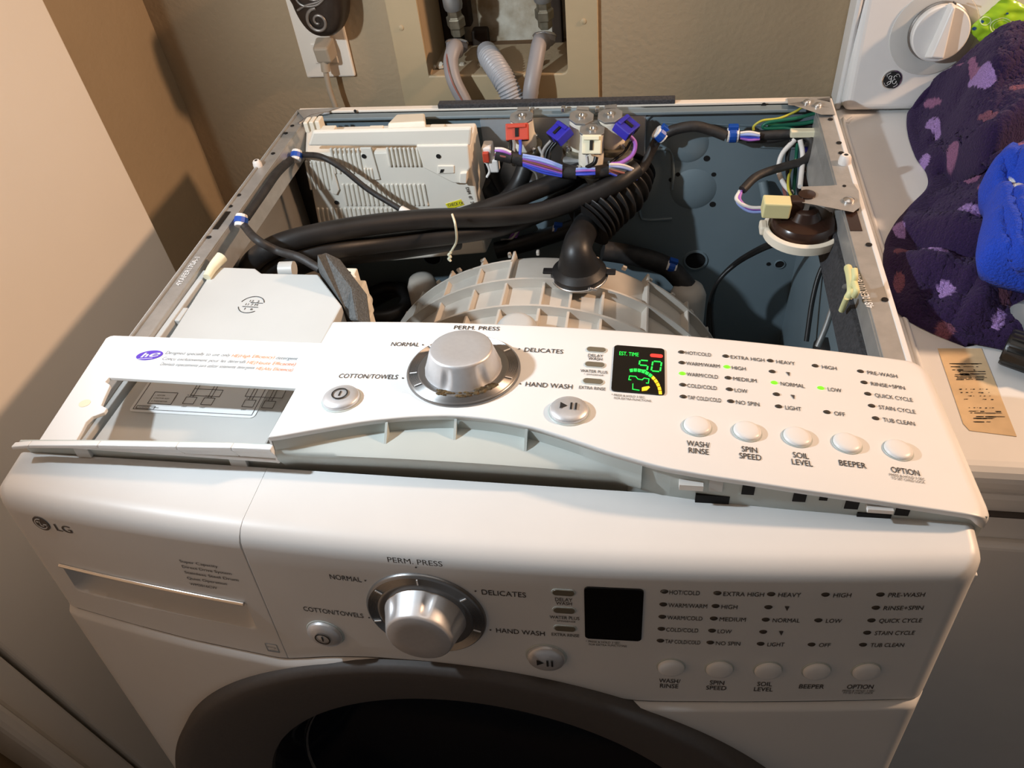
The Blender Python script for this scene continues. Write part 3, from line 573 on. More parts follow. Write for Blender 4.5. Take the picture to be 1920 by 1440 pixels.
# wiring diagram sticker
sa, sb = AZ(241, 772, ZD), AZ(476, 785, ZD); ux = (sb-sa).normalized(); uy = Vector((-ux.y, ux.x, 0)); SW = (sb-sa).length
ms = basis(sa+Vector((0, 0, .0003)), ux, uy, (0, 0, 1)); SH = .075
def rrect(x0, y0, x1, y1, r_): return [(cx+r_*math.cos(a), cy+r_*math.sin(a)) for cx, cy, q in ((x1-r_, y1-r_, 0), (x0+r_, y1-r_, 1), (x0+r_, y0+r_, 2), (x1-r_, y0+r_, 3)) for a in [(q+k/4)*math.pi/2 for k in range(5)]]
stk = MB(); stk.poly([rrect(0, 0, SW, SH, .004)], 0, .0003, ms); stk = stk.build('wiring_sticker', 'paper', disp, label='wiring diagram sticker')
L_ = MB()
def ln(x0, y0, x1, y1, w_=.00045): L_.bar(ms @ Vector((x0, y0, .0005)), ms @ Vector((x1, y1, .0005)), w_, .0002)
def rc(x0, y0, x1, y1): ln(x0, y0, x1, y0); ln(x1, y0, x1, y1); ln(x1, y1, x0, y1); ln(x0, y1, x0, y0)
rc(.003, .003, SW-.003, SH-.003)
rc(.013, .010, .035, .024); rc(.005, .004, .022, .0072)
for k, tx_ in enumerate(('1. HEATER', '2. MOTOR ASSY', '3. THERMISTOR')): text(L_, tx_, .015, .0195-k*.0035, .0015, None, ms @ T((0, 0, .0005)))
text(L_, 'SCHEMATIC WIRING', .007, .005, .0014, None, ms @ T((0, 0, .0005)))
for x0_ in (.045, .062, .100, .118, .145):
    rc(x0_, .012, x0_+.010, .020); ln(x0_+.003, .020, x0_+.003, .045); ln(x0_+.006, .020, x0_+.006, .05); text(L_, 'UNIT', x0_+.001, .008, .0014, None, ms @ T((0, 0, .0005))); text(L_, 'BL WH', x0_, .0215, .0013, None, ms @ T((0, 0, .0005)))
rc(.048, .022, .075, .030); rc(.098, .024, .132, .045); ln(.06, .045, .15, .045); ln(.07, .05, .14, .05); ln(.02, .04, .04, .04); ln(.02, .04, .02, .06)
L_.build('diagram_print', 'inkl' if False else 'ink', stk)
# left rack of the dispenser
rk = MB(); a, b = AZ(390, 515, ZD-.004), AZ(160, 835, ZD-.004); rk.bar(a, b, .006, .012)
rk2 = part(rk, 'rack_rail', 'lightgrey', bevel=.001, label='toothed plastic rail beside the dispenser')
for k in (.33, .36, .39, .42, .62, .65, .68, .76, .79, .82, .85): MB().box(tuple(a.lerp(b, k)+Vector((-.006, 0, 0))), (.008, .004, .010)).build('tooth', 'lightgrey', rk2, bevel=.0006)
MB().box(tuple(AZ(355, 570, ZD-.02)), (.010, .035, .012)).build('black_slot', 'black', rk2); MB().box(tuple(AZ(330, 597, ZD-.006)), (.022, .02, .012)).build('lug', 'lightgrey', rk2, bevel=.001)
MB().box(tuple(AZ(215, 730, ZD-.02)), (.022, .045, .008)).build('black_slot', 'black', rk2); MB().box(tuple(AZ(178, 790, ZD-.012)), (.018, .03, .008)).build('black_slot', 'black', rk2)
part(MB().tube([AZ(388, 520, .946), AZ(400, 500, .948), AZ(416, 482, .950)], lambda t: .0042+.0022*t, 12), 'cream_spout', 'ivory', smooth=60, label='cream plastic peg behind the dispenser')
# beige inlet block right of dispenser
ib = MB(); ib.hexa([AZ(a, b, .86) for a, b in ((628, 512), (662, 512), (700, 560), (690, 640))]+[AZ(a, b, .915) for a, b in ((628, 512), (662, 508), (692, 555), (672, 640))])
inl = part(ib, 'dispenser_inlet', 'cream', bevel=.003, label='cream inlet block beside the dispenser')
for px, py in ((660, 522), (676, 545), (684, 575), (688, 602)): MB().box(tuple(AZ(px, py, .905)), (.014, .012, .02)).build('moulded_step', 'cream', inl, bevel=.002)
part(MB().tube([AZ(526, 506, .915), AZ(552, 505, .915)], .009, 16, smooth=False), 'hose_nozzle', 'lightgrey', smooth=50)
# foam wedge
fw = MB(); P_ = [AZ(598, 478, .968), AZ(610, 472, .965), AZ(662, 540, .945), AZ(668, 600, .940), AZ(655, 600, .93), AZ(594, 505, .935)]
o_ = Vector((.011, .005, -.012)); n = 6
fw.add(P_+[q+o_ for q in P_], [tuple(range(n)), tuple(range(n, 2*n))[::-1]]+[(i, n+i, n+(i+1) % n, (i+1) % n) for i in range(n)])
part(fw, 'foam_pad', 'foam', label='bent grey foam pad leaning by the dispenser', bevel=.002)
# dark pump / motor lump between dispenser and tub
q = AZ(716, 585, .66)
part(MB().tube([q+Vector((.050*math.cos(a), .050*math.sin(a), .012*math.sin(2*a))) for a in [k*math.pi/8 for k in range(17)]], .0115, 14, 4), 'coiled_hose', 'rubber', smooth=50)
part(MB().tube([q+Vector((.034*math.cos(a)+.01, .034*math.sin(a), .02)) for a in [k*math.pi/8 for k in range(17)]], .010, 14, 4), 'coiled_hose', 'rubber', smooth=50)

# ================================================================= CONTROL PANELS (one design, built twice)
S = 1.045; BW = .024675*S; HW = .343*S
def bow(X): return BW*(1-(X/HW)**2)
def lx(u): return (u-.343)*S
def ly(v): return -v*S
BOT = [(.03, .0965), (.10, .0955), (.2285, .0924), (.2603, .0826), (.29, .0735), (.3186, .0677), (.3466, .0645), (.3733, .0660), (.4005, .0712), (.4250, .0795), (.4489, .0885), (.4813, .0975), (.5096, .1005), (.5615, .1032), (.62, .1045), (.68, .1045)]
BOTL = [(.03, .0805), (.0949, .0872), (.1456, .0922), (.1951, .0945), (.2209, .0965), (.235, .0925), (.2626, .0836), (.2966, .0772), (.3367, .0745), (.3595, .0750), (.4008, .0790), (.4337, .0882), (.4632, .0985), (.4761, .1022), (.495, .1020), (.5214, .1000), (.5917, .0960), (.66, .0930), (.68, .0930)]
def interp(tab, u):
    if u <= tab[0][0]: return tab[0][1]
    for (a, b), (c, d) in zip(tab, tab[1:]):
        if u <= c: t = (u-a)/(c-a); return b+(d-b)*t
    return tab[-1][1]
def smoothtab(tab): return lambda u: sum(interp(tab, u+k*.004) for k in (-2, -1, 0, 1, 2))/5
def shell(u0, u1, bot, top=-.0445, brel=None, rl=.002, rr_=.012, rt=.012, rb=.003, rc=.012, rcl=0, nu=120, nv=6, disp=None, rcw=0, zt=-.03, zbot=-.02, lean=0.0, leanb=0.0):
    g = MB(); TH = [0, 18, 36, 54, 72, 90]
    wd_ = (u1-u0)*S; cols = sorted(set([i/nu for i in range(nu+1)]+[k/wd_ for k in (.0004, .0012)]+[1-k/wd_ for k in (.0004, .0012)]))
    if rc: cols = sorted(set(cols+[1-k*.0025 for k in range(9)]))
    if rcl: cols = sorted(set(cols+[k*.0025*.46/max(.05, u1-u0) for k in range(9)]))
    nu = len(cols)-1
    def P(i, j, th, z=None, dv=0):
        si, co = math.sin(math.radians(th)), math.cos(math.radians(th)); c = cols[i]; tj = j/nv
        a = u0+rl/S*(1-si); b = u1-rr_/S*(1-si); u = a+(b-a)*c
        sv = 0 if (i in (0, nu) and 0 < j < nv) else si
        vb = bot(u)-rb/S*(1-sv); vt = top+rt/S*(1-sv)
        if rc:
            d = (b-u)*S; r2 = rc*.8+.2*rc*si
            if d < r2: k = r2-math.sqrt(max(0, r2*r2-(r2-d)**2)); vb -= k/S; vt += k/S
        wr = wl = 0
        if rc: wr = max(0, 1-(b-u)*S/rc)**2
        if rcl:
            d = (u-a)*S; r2 = rcl*.8+.2*rcl*si; wl = max(0, 1-d/rcl)**2
            if d < r2: k = r2-math.sqrt(max(0, r2*r2-(r2-d)**2)); vb -= k/S; vt += k/S
        v = vb+(vt-vb)*tj; X, Y = lx(u), ly(v)
        # edge distance weighted drop
        if z is None:
            dr_ = 0
            if i == 0: dr_ = max(dr_, rl*(1-co)*1)
            if i == nu: dr_ = max(dr_, rr_*(1-co))
            for jj, q_ in ((0, rb), (nv, rt)):
                if j == jj: dr_ = (1-co)*(q_*(1-wr)*(1-wl)+rr_*wr+rl*wl) if (rc or rcl) else max(dr_, q_*(1-co))
            zz = bow(X)-dr_+(disp(u, v) if disp and th == 0 else 0)
        else: zz = z
        return (X, Y+dv, zz)
    idx = {}
    for i in range(nu+1):
        for j in range(nv+1): idx[i, j] = len(g.v); g.v.append(P(i, j, 0))
    for i in range(nu):
        for j in range(nv): g.f.append([idx[i, j], idx[i+1, j], idx[i+1, j+1], idx[i, j+1]]); g.mi.append(0)
    loop = [(i, 0) for i in range(nu)]+[(nu, j) for j in range(nv)]+[(i, nv) for i in range(nu, 0, -1)]+[(0, j) for j in range(nv, 0, -1)]
    prev = [idx[q] for q in loop]; nl = len(loop)
    rings = [(th, None) for th in TH[1:]]+[(90, 'w')]
    for th, z in rings:
        cur = []
        for (i, j) in loop:
            if z is None: q = P(i, j, th)
            else:
                tj = j/nv; c_ = cols[i]; zb_ = zbot if brel is None else bow(P(i, j, 90)[0])-brel-.014*max(0, (c_-.965)/.035); zz = zb_+(zt-zb_)*tj; q = P(i, j, 90, zz, dv=lean*tj+leanb*(1-tj))
            cur.append(len(g.v)); g.v.append(q)
        for k in range(nl): g.f.append([prev[k], cur[k], cur[(k+1) % nl], prev[(k+1) % nl]]); g.mi.append(0)
        prev = cur
    return g
def onface(e=.0004): return lambda x, y, z=0: (x, y, bow(x)+e+z)
def lf(u, v, h=0):  # tangent frame on the bowed face
    X, Y = lx(u), ly(v); n = Vector((2*BW*X/HW**2, 0, 1)).normalized(); tx = Vector((n.z, 0, -n.x))
    return basis(Vector((X, Y, bow(X)))+n*h, tx, (0, 1, 0), n)
def rot_m(M3, O): return Matrix(((*M3[0], O[0]), (*M3[1], O[1]), (*M3[2], O[2]), (0, 0, 0, 1)))
def panel_M(M3, O): O = CL+S*(Vector(O)-CL); return rot_m(M3, O)
MLOW = panel_M(((.999994, .003221, .000835), (.000412, .129207, -.991618), (-.003301, .991612, .129205)), (.343, -.680002, .95))
MUP = panel_M(((.999785, -.014521, .014797), (.012942, .994729, .101719), (-.016196, -.101505, .994703)), (.35131, -.550066, .994635))
LEDC = [.4959, .5269, .5578, .5887, .6196]; LEDR = [-.020, -.0076, .0047, .0171, .0296]
BTN = [.504, .535, .5658, .5962, .6271]
px_ = .000312
def controls(par, lit):
    def sub(mb, name, ma, **k): return mb.build(name, ma, par, local=True, **k)
    fn = onface()
    def tx(s_, u, v, wpx=None, h=.0041, align='l', bold=.00005, wd=None):
        t = MB(); text(t, s_, lx(u), ly(v)-h/2, h, wd*S if wd else (wpx*px_*S if wpx else None), None, fn, align, bold=bold); sub(t, 'printed_word', 'ink')
    rows = [[('HOT/COLD', 57), ('WARM/WARM', 74), ('WARM/COLD', 68), ('COLD/COLD', 63), ('TAP COLD/COLD', 70)],
            [('EXTRA HIGH', 75), ('HIGH', 30), ('MEDIUM', 50), ('LOW', 27), ('NO SPIN', 48)],
            [('HEAVY', 41), None, ('NORMAL', 51), None, ('LIGHT', 33)], [('HIGH', 32), 0, ('LOW', 29), 0, ('OFF', 22)],
            [('PRE-WASH', 65), ('RINSE+SPIN', 72), ('QUICK CYCLE', 79), ('STAIN CYCLE', 75), ('TUB CLEAN', 64)]]
    gap = [.0030, .0035, .0042, .0046, .0046]
    on = {(0, 2), (1, 1), (2, 2), (3, 2)} if lit else set()
    for c in range(5):
        for r_ in range(5):
            it = rows[c][r_]
            if it == 0: continue
            m = lf(LEDC[c], LEDR[r_])
            sub(MB().lathe([(.0023, 0), (.0023, .0003), (.0016, .0009), (0, .0011)], m, 14, sx=1.1, sy=.8), 'indicator_light', 'ledon' if (c, r_) in on else 'led', label='lit green indicator light' if (c, r_) in on else None)
            if it: tx(it[0], LEDC[c]+gap[c], LEDR[r_]+.0004, it[1])
            else: mm = lf(LEDC[c]+.0105, LEDR[r_]+.001, .0004); t = MB(); t.add([(-.0013, .0022, 0), (.0016, .0022, 0), (.0008, -.0026, 0)], [(0, 1, 2)], mm); sub(t, 'printed_arrow', 'ink')
    for u, l1, w1, l2, w2 in zip(BTN, ('WASH/', 'SPIN', 'SOIL', 'BEEPER', 'OPTION'), (45, 30, 30, 51, 53), ('RINSE', 'SPEED', 'LEVEL', '', ''), (39, 42, 39, 0, 0)):
        v0 = .0745 if l2 else .0765
        tx(l1, u, v0, w1, .0050, 'c', .00010)
        if l2: tx(l2, u, v0+.0062, w2, .0050, 'c', .00010)
        m = lf(u, .0582)
        b = sub(MB().lathe([(.0100, .0001), (.0097, .0006)], m, 32), 'button_recess', 'inner')
        sub(MB().lathe([(.0090, 0), (.0090, .0016), (.0083, .0024), (.006, .0030), (.003, .0033), (0, .0034)], m, 32), 'button', 'panel', smooth=60)
    tx('PRESS & HOLD 3 SEC', BTN[4], .0812, 66, .0021, 'c', 0); tx('TO SET CHILD LOCK', BTN[4], .0839, 62, .0021, 'c', 0)
    tx('COTTON/TOWELS', .2553, .0275, None, .0050, wd=.0435); tx('NORMAL', .2835, -.0114, None, .0050, wd=.0215)
    tx('PERM. PRESS', .3443, -.0345, None, .0050, 'c', wd=.0350); tx('DELICATES', .3840, -.0100, None, .0050, wd=.0280); tx('HAND WASH', .3900, .0290, None, .0050, wd=.0320)
    for u, v in ((.3028, .0286), (.3078, -.0112), (.3443, -.0292), (.3801, -.0105), (.3862, .0292)): t = MB(); t.poly([[(.0007*math.cos(a), .0007*math.sin(a)) for a in [k*math.pi/4 for k in range(8)]]], 0, .0002, lf(u, v, .0003)); sub(t, 'printed_dot', 'ink')
    tx('DELAY', .4354, -.0078, 34, .0034, 'c', .00005); tx('WASH', .4354, -.0040, 32, .0034, 'c', .00005); tx('WATER PLUS', .4354, .0105, 60, .0032, 'c', .00005)
    tx('\u2731 SPINSENSE\u2122' if False else '* SPINSENSE', .4354, .0142, 44, .0017, 'c', 0); tx('EXTRA RINSE', .4354, .0288, 57, .0032, 'c', .00005)
    tx('* PRESS & HOLD 3 SEC.', .4485, .0342, 72, .0022, 'l', 0); tx('FOR EXTRA FUNCTIONS', .4505, .0373, 78, .0022, 'l', 0)
    for v in (-.0148, .0028, .0216):
        m = lf(.4354, v); pr = [(.0042*math.copysign(1, math.cos(a)) + .0028*math.cos(a), .0028*math.sin(a)) for a in [k*math.pi/10+.01 for k in range(20)]]
        o = MB(); o.poly([[(x*1.12, y*1.22) for x, y in pr]], 0, .0006, m); sub(o, 'window_rim', 'inner', bevel=.0002)
        o = MB(); o.poly([pr], .0001, .0009, m); sub(o, 'indicator_window', 'lens', bevel=.0003)
    # buttons: power and start
    for u, v, kind_ in ((.2656, .0532, 0), (.4219, .0545, 1)):
        m = lf(u, v)
        sub(MB().lathe([(.0147, .0001), (.0141, .0007)], m, 36), 'button_recess', 'inner')
        bt = sub(MB().lathe([(.0133, 0), (.0133, .0022), (.0126, .0034), (.009, .0046), (.004, .0053), (0, .0055)], m, 36), 'power_button' if kind_ == 0 else 'start_button', 'knob', smooth=60, label='silver round push button')
        y_ = MB(); mm = m @ T((0, 0, .0057))
        if kind_ == 0:
            y_.lathe([(.0060, 0), (.0060, .0003), (.0050, .0003), (.0050, 0), (.0060, 0)], mm, 30); y_.box((0, .0002, .0002), (.0008, .0052, .0004), mm)
        else:
            y_.add([(-.0062, .0033, 0), (-.0062, -.0033, 0), (-.0012, 0, 0)], [(0, 1, 2)], mm); y_.box((.0014, 0, .0001), (.0014, .0066, .0003), mm); y_.box((.0046, 0, .0001), (.0014, .0066, .0003), mm)
        sub(y_, 'button_symbol', 'inkb')
    # dial
    mk = lf(.3443, .0171)
    pr = [(.0440, -.001), (.0440, .0012), (.0432, .0024)]
    for k in range(9): r_ = .0425-k*.0009; pr += [(r_, .0027), (r_-.00045, .0031)]
    pr += [(.0335, .0034), (.0295, .0030), (.0290, .0002)]
    pr = [(r_*.957 if r_ > .0292 else r_, h) for r_, h in pr]
    ring = sub(MB().lathe(pr, mk, 72), 'dial_ring', 'ringm', smooth=35, label='grey ridged metal dial ring')
    for u, v in ((.3028, .0286), (.3078, -.0112), (.3443, -.0292), (.3801, -.0105), (.3862, .0292), (.308, .046)):
        d = Vector((lx(u)-lx(.3443), ly(v)-ly(.0171), 0)).normalized(); a = math.atan2(d.y, d.x)
        sub(MB().box((.0368, 0, .0034), (.0052, .0010, .0006), mk @ Matrix.Rotation(a, 4, 'Z')), 'dial_mark', 'wink')
    def rf(a, h):
        t_ = max(0, math.cos(3*a+.4*0)) ; k = (a*6/(2*math.pi)+.25) % 1; d = abs(k-.5)*2
        q = max(0, 1-(d/.28)**2) if d < .28 else 0; hh = max(0, 1-((h-.0105)/.0085)**2); return 1-.075*q*hh
    pk = [(.0290, 0), (.0290, .002)]+[(.0290-.0058*(i/14)**.9, .002+.0170*i/14) for i in range(1, 15)]+[(.0226, .0203), (.0214, .0209), (.012, .0207), (0, .0206)]
    sub(MB().lathe(pk, mk, 120, rf=rf), 'dial_knob', 'knob', smooth=50, label='silver programme dial knob')
    if lit:
        st_ = MB()
        for k in range(46):
            a = math.radians(-122+R_.random()*88); r_ = .0300+R_.random()*.0035; q = R_.uniform(.0005, .0019)*(1.6 if -60 < math.degrees(a) < -36 else 1)
            st_.lathe([(q, .0032), (q*.6, .0040)], mk @ T((r_*math.cos(a), r_*math.sin(a), 0)), 6, sx=1.7)
        sub(st_, 'rust_residue', 'rust', label='brown grime around the dial knob', kind='stuff')
    # display
    d = MB(); X0, X1, Y0, Y1 = lx(.4481), lx(.4839), ly(.0305), ly(-.0216)
    d.poly([rrect(X0, Y0, X1, Y1, .003)], 0, .0016); d.v = [(x, y, z+bow(x)-.0006) for x, y, z in d.v]
    dis = sub(d, 'display_window', 'dglass', bevel=.0004, label='black display window')
    if lit:
        fz = lambda x, y, z=0: (x, y, bow(x)+.0014+z); DW, DH = X1-X0, Y1-Y0
        P2 = lambda a, b: (X0+DW*a, Y1-DH*b)
        def lay(mb, name, ma, lab=None): mb.v = [(x, y, z+bow(x)+.0012) for x, y, z in mb.v]; mb.build(name, ma, dis, local=True, label=lab)
        o = MB(); x, y = P2(.11, .235); text(o, 'EST. TIME', x, y, .0045, DW*.38, bold=.00008); lay(o, 'display_text', 'seg', 'green EST. TIME text')
        def seg7(o, x, y, w_, h_, on_, th=.0011):
            pts = dict(a=((0, 1), (1, 1)), b=((1, 1), (1, .5)), c=((1, .5), (1, 0)), d=((0, 0), (1, 0)), e=((0, .5), (0, 0)), f=((0, 1), (0, .5)), g=((0, .5), (1, .5)))
            for k in on_:
                (a, b), (c, e) = pts[k]; sk = .18*w_; p = Vector((x+a*w_+b*sk, y+b*h_, .0002)); q = Vector((x+c*w_+e*sk, y+e*h_, .0002)); dd = (q-p).normalized()*.0007
                o.bar(p+dd, q-dd, th, .0003, (0, 0, 1)) if abs((q-p).z) > 1 else o.box((0, 0, 0), (th, .0003, (q-p-2*dd).length), basis((p+q)/2, (q-p).normalized().cross(Vector((0, 0, 1))), (0, 0, 1), (q-p).normalized()))
        o = MB(); x, y = P2(.49, .535); seg7(o, x, y, DW*.17, DH*.215, 'afgcd'); x, y = P2(.74, .535); seg7(o, x, y, DW*.17, DH*.215, 'abcdef'); lay(o, 'display_digit', 'seg', 'green number 50')
        o = MB(); x, y = P2(.84, .19); o.poly([[(x+.0030*math.copysign(1, math.cos(a))+.0017*math.cos(a), y+.0020*math.sin(a)) for a in [k*math.pi/8+.01 for k in range(16)]]], 0, .0003); lay(o, 'display_light', 'segr', 'red display light')
        g1 = MB(); g2 = MB(); cx, cy = P2(.47, 1.02)
        for k in range(11):
            a0, a1 = math.radians(108-k*9.8), math.radians(108-k*9.8-7.8); R0, R1 = DW*.415, DW*.475; e_ = 1.56
            q = [(cx+R0*math.cos(a0), cy+R0*e_*math.sin(a0)), (cx+R0*math.cos(a1), cy+R0*e_*math.sin(a1)), (cx+R1*math.cos(a1), cy+R1*e_*math.sin(a1)), (cx+R1*math.cos(a0), cy+R1*e_*math.sin(a0))]
            (g1 if k < 6 else g2).poly([q[::-1]], 0, .0003)
        lay(g1, 'gauge_segment', 'seg', 'green gauge arc'); lay(g2, 'gauge_segment', 'sego', 'amber gauge arc')
        o = MB()
        def pl(pts):
            for a, b in zip(pts, pts[1:]):
                p, q = Vector((*P2(*a), .0002)), Vector((*P2(*b), .0002)); z_ = (q-p).normalized(); o.box((0, 0, 0), (.0006, .0003, (q-p).length+.0005), basis((p+q)/2, z_.cross(Vector((0, 0, 1))), (0, 0, 1), z_))
        pl([(.36, .76), (.32, .76), (.33, .68), (.45, .68), (.49, .73), (.57, .74), (.61, .70), (.70, .71), (.69, .80), (.65, .80)]); pl([(.40, .84), (.40, .95), (.52, .96)])
        lay(o, 'display_icon', 'seg', 'green shirt icon')
        o = MB(); o.poly([[P2(a, b) for a, b in ((.57, .90), (.62, .88), (.70, .86), (.72, .88), (.66, .95), (.57, .97))][::-1]], 0, .0003); lay(o, 'display_icon', 'sego', 'amber display mark')

# ---- lower panel (fixed on the washer)
botL = smoothtab(BOTL)
rearZ = -.0335
g = shell(.22635, .674, botL, rl=.0006, rr_=.014, rt=.016, rb=.002, rc=.008, nv=8, zt=rearZ, zbot=-.01, lean=.0055)
low = bpy.data.objects.new('x', None); bpy.data.objects.remove(low)
low = g.build('control_panel', 'front', None, smooth=50, label='unlit control panel fixed to the washer front')
low.parent = washer; low.matrix_parent_inverse = Matrix.Identity(4)
low.matrix_local = WM[washer].inverted() @ MLOW; WM[low] = MLOW
controls(low, False)
def pocket(u, v):
    u0, u1 = .0585, .2105; 
    if u < u0 or u > u1: return 0
    t_ = (u-u0)/(u1-u0); vt = .0255+.0065*t_; vb = vt+.030
    if v < vt or v > vb: return 0
    k = (v-vt)/(vb-vt); e = min(1, min(u-u0, u1-u)/.012); e = math.sin(e*math.pi/2); tk = min(1, k/.06)
    kk = 1-max(0, (k-.50)/.50)**2.2
    return -.020*e*tk*max(0, kk)
g = shell(.0298, .22602, botL, rl=.014, rr_=.0006, rt=.016, rb=.002, rc=0, rcl=.008, nu=110, nv=90, disp=pocket, zt=rearZ, zbot=-.01, lean=.0055)
dw = g.build('drawer_front', 'front', low, local=True, smooth=50, label='detergent drawer front with a recessed grip')
bar = MB(); pts = [lf(.0582+(.2095-.0582)*k/10, .0245+.0068*k/10, .0008).translation for k in range(11)]
bar.tube(pts, .0017, 10, 2); bar.build('grip_trim', 'chrome', low, local=True, smooth=60, label='chrome strip over the drawer grip')
t = MB(); fn = onface()
for s_, u0, u1, v in (('Super Capacity', .1722, .2013, -.0066), ('Direct Drive System', .1720, .2097, -.0008), ('Stainless Steel Drum', .1717, .2130, .0052), ('Quiet Operation', .1714, .2022, .0115), ('WM2016CW', .1712, .1926, .0180)):
    t = MB(); text(t, s_, lx(u0), ly(v)-.0013, .0028, (u1-u0)*S, None, fn, bold=.00005); t.build('printed_line', 'ink', low, local=True)
m0 = lf(.066, -.0218, .0004)
t = MB(); text(t, 'LG', lx(.0770), ly(-.0205)-.0037, .0072, .0140, None, fn, bold=.0005); t.build('brand_letters', 'ink', low, local=True)
lg = MB(); m0 = m0 @ Matrix.Scale(.80, 4); lg.lathe([(.0088, 0), (.0088, .0004), (0, .0005)], m0, 32); lgo = lg.build('round_logo', 'ink', low, local=True, label='round dark logo with pale strokes')
k_ = MB(); mm = m0 @ T((0, 0, .0006)); pale = []
for a in range(30, 290, 12):
    p, q = [mm @ Vector((.0062*math.cos(math.radians(b)), .0062*math.sin(math.radians(b)), 0)) for b in (a+45, a+57)]; k_.bar(p, q, .0007, .0003)
k_.box((-.0006, 0, 0), (.0009, .0060, .0003), mm); k_.box((.0006, -.0026, 0), (.003, .0009, .0003), mm); k_.box((.0045, -.0002, 0), (.004, .0008, .0003), mm); k_.box((-.003, .0022, 0), (.0018, .0018, .0003), mm)
k_.build('logo_stroke', 'front', low, local=True)
es_ = MB(); me_ = lf(.2165, .0825, .0004)
for a, b, c, d in ((0, .0048, .0098, .0004), (0, -.0048, .0098, .0012), (-.0048, 0, .0004, .0098), (.0048, 0, .0004, .0098)): es_.box((a, b, 0), (c, d, .0002), me_)
text(es_, 'energy', 0, -.0002, .0020, .0075, me_, align='c'); text(es_, 'STAR', 0, -.0044, .0012, .005, me_, align='c'); es_.build('energy_mark', 'inkl', low, local=True)

# ---- lower body front with door
MFRONT = MLOW
def doorbump(u, v):
    return 0
g = MB(); nu, nv = 90, 70
U0, U1 = .0300, .6735; idx = {}
botS = botL
for i in range(nu+1):
    u = U0+(U1-U0)*i/nu
    for j in range(nv+1):
        vt = botS(u)+.0010; v = vt+(.72-vt)*(j/nv)**1.3; dd = max(0, .0045-(v-vt)*S); e = min(i, nu-i)*(U1-U0)/nu*S
        ed = max(0, .012-e); z = bow(lx(u))+.0035-(.0045-math.sqrt(max(0, .0045**2-dd**2)))-(.012-math.sqrt(max(0, .012**2-ed**2)))*1.0+doorbump(u, v)*min(1, (v-vt)/.02)
        idx[i, j] = len(g.v); g.v.append((lx(u), ly(v), z))
cx_, cv_ = .352, .370; RO = .2960
for i in range(nu):
    for j in range(nv):
        q = [idx[i, j], idx[i+1, j], idx[i+1, j+1], idx[i, j+1]]
        if all(math.hypot(g.v[k][0]/S+.343-cx_, -g.v[k][1]/S-cv_) < RO-.012 for k in q): continue
        g.f.append(q); g.mi.append(0)
nl0 = len(g.v)
# side returns
for i in (0, nu):
    for j in range(nv+1): g.v.append((g.v[idx[i, j]][0], g.v[idx[i, j]][1], -.05))
    b_ = nl0+(0 if i == 0 else nv+1)
    for j in range(nv): g.f.append([idx[i, j], idx[i, j+1], b_+j+1, b_+j]); g.mi.append(0)
for i in range(nu): pass
fc = g.build('front_cover', 'front', None, smooth=60, solid=.0, label='lower white front cover around the door')
fc.parent = washer; fc.matrix_local = WM[washer].inverted() @ MLOW; WM[fc] = MLOW
md = basis((lx(cx_), ly(cv_), bow(lx(cx_))), (1, 0, 0), (0, 1, 0), (0, 0, 1))
RS = S
dg = MB().lathe([(.2930*RS, -.040), (.2965*RS, -.020), (.2965*RS, .0035), (.2950*RS, .0062), (.2900*RS, .0072), (.280*RS, .0050), (.260*RS, -.0020), (.235*RS, -.0120), (.2165*RS, -.0190), (.2140*RS, -.0205), (.2125*RS, -.030)], md, 160, cap=False)
door = dg.build('door_ring', 'bezel', None, smooth=50, label='dark grey round door frame'); door.parent = washer; door.matrix_local = WM[washer].inverted() @ MLOW; WM[door] = MLOW
MB().lathe([(.2130*RS, -.026), (.206*RS, -.034), (.192*RS, -.060), (.17*RS, -.095), (.15*RS, -.11), (0, -.115)], md, 96, cap=False).build('door_glass', 'glassd', door, local=True, smooth=50, label='dark glass bowl of the door')
MB().lathe([(.1935*RS, -.0560), (.1927*RS, -.0545), (.1919*RS, -.0580)], md, 96, cap=False).build('glass_edge', 'galvd', door, local=True, smooth=50)

# ---- upper loose panel
botU = smoothtab(BOT)
g = shell(.2275, .6735, botU, rl=.0010, rr_=.012, rt=.006, rb=.0012, rc=.014, nv=8, zt=-.014, brel=.0045, lean=-.004, leanb=.0005)
up = g.build('loose_control_panel', 'panel', None, smooth=50, solid=.0024, label='second control panel, powered on, lying face up across the open washer', cat='control panel')
up.matrix_world = MUP; WM[up] = MUP
controls(up, True)
# drawer opening frame
hl = [(.0567, .0135), (.0567, .0188), (.0629, .0224), (.0660, .034), (.0695, .046), (.0760, .0490), (.0765, .0535), (.0700, .0590), (.0690, .0650), (.0712, .0740), (.0735, .0860), (.2262, .0860), (.2262, .0165)]
ol = [(.0285, -.0415), (.2290, -.0415), (.2290, .0915), (.0455, .0895), (.0235, -.0370), (.0255, -.0405)]
fr_ = MB(); fr_.poly([[(lx(a), ly(b)) for a, b in ol], [(lx(a), ly(b)) for a, b in hl]], -.003, .0003)
frm = fr_.build('drawer_frame', 'panel', up, local=True, bevel=.0006, label='white frame around the empty drawer opening')
lip = MB()
lp = [(.0320, .0950), (.045, .0935), (.10, .0930), (.16, .0930), (.20, .0925), (.2285, .0928)]
for (a, b), (c, d) in zip(lp, lp[1:]):
    za, zc = bow(lx(a))*.6+.001, bow(lx(c))*.6+.001
    lip.hexa([(lx(a), ly(b)-.0030, za-.0030), (lx(c), ly(d)-.0030, zc-.0030), (lx(c), ly(d)+.003, -.001), (lx(a), ly(b)+.003, -.001), (lx(a), ly(b)-.0028, za), (lx(c), ly(d)-.0028, zc), (lx(c), ly(d)+.0022, zc), (lx(a), ly(b)+.0022, za)])
lip.build('bottom_lip', 'panel', frm, local=True, bevel=.0008)
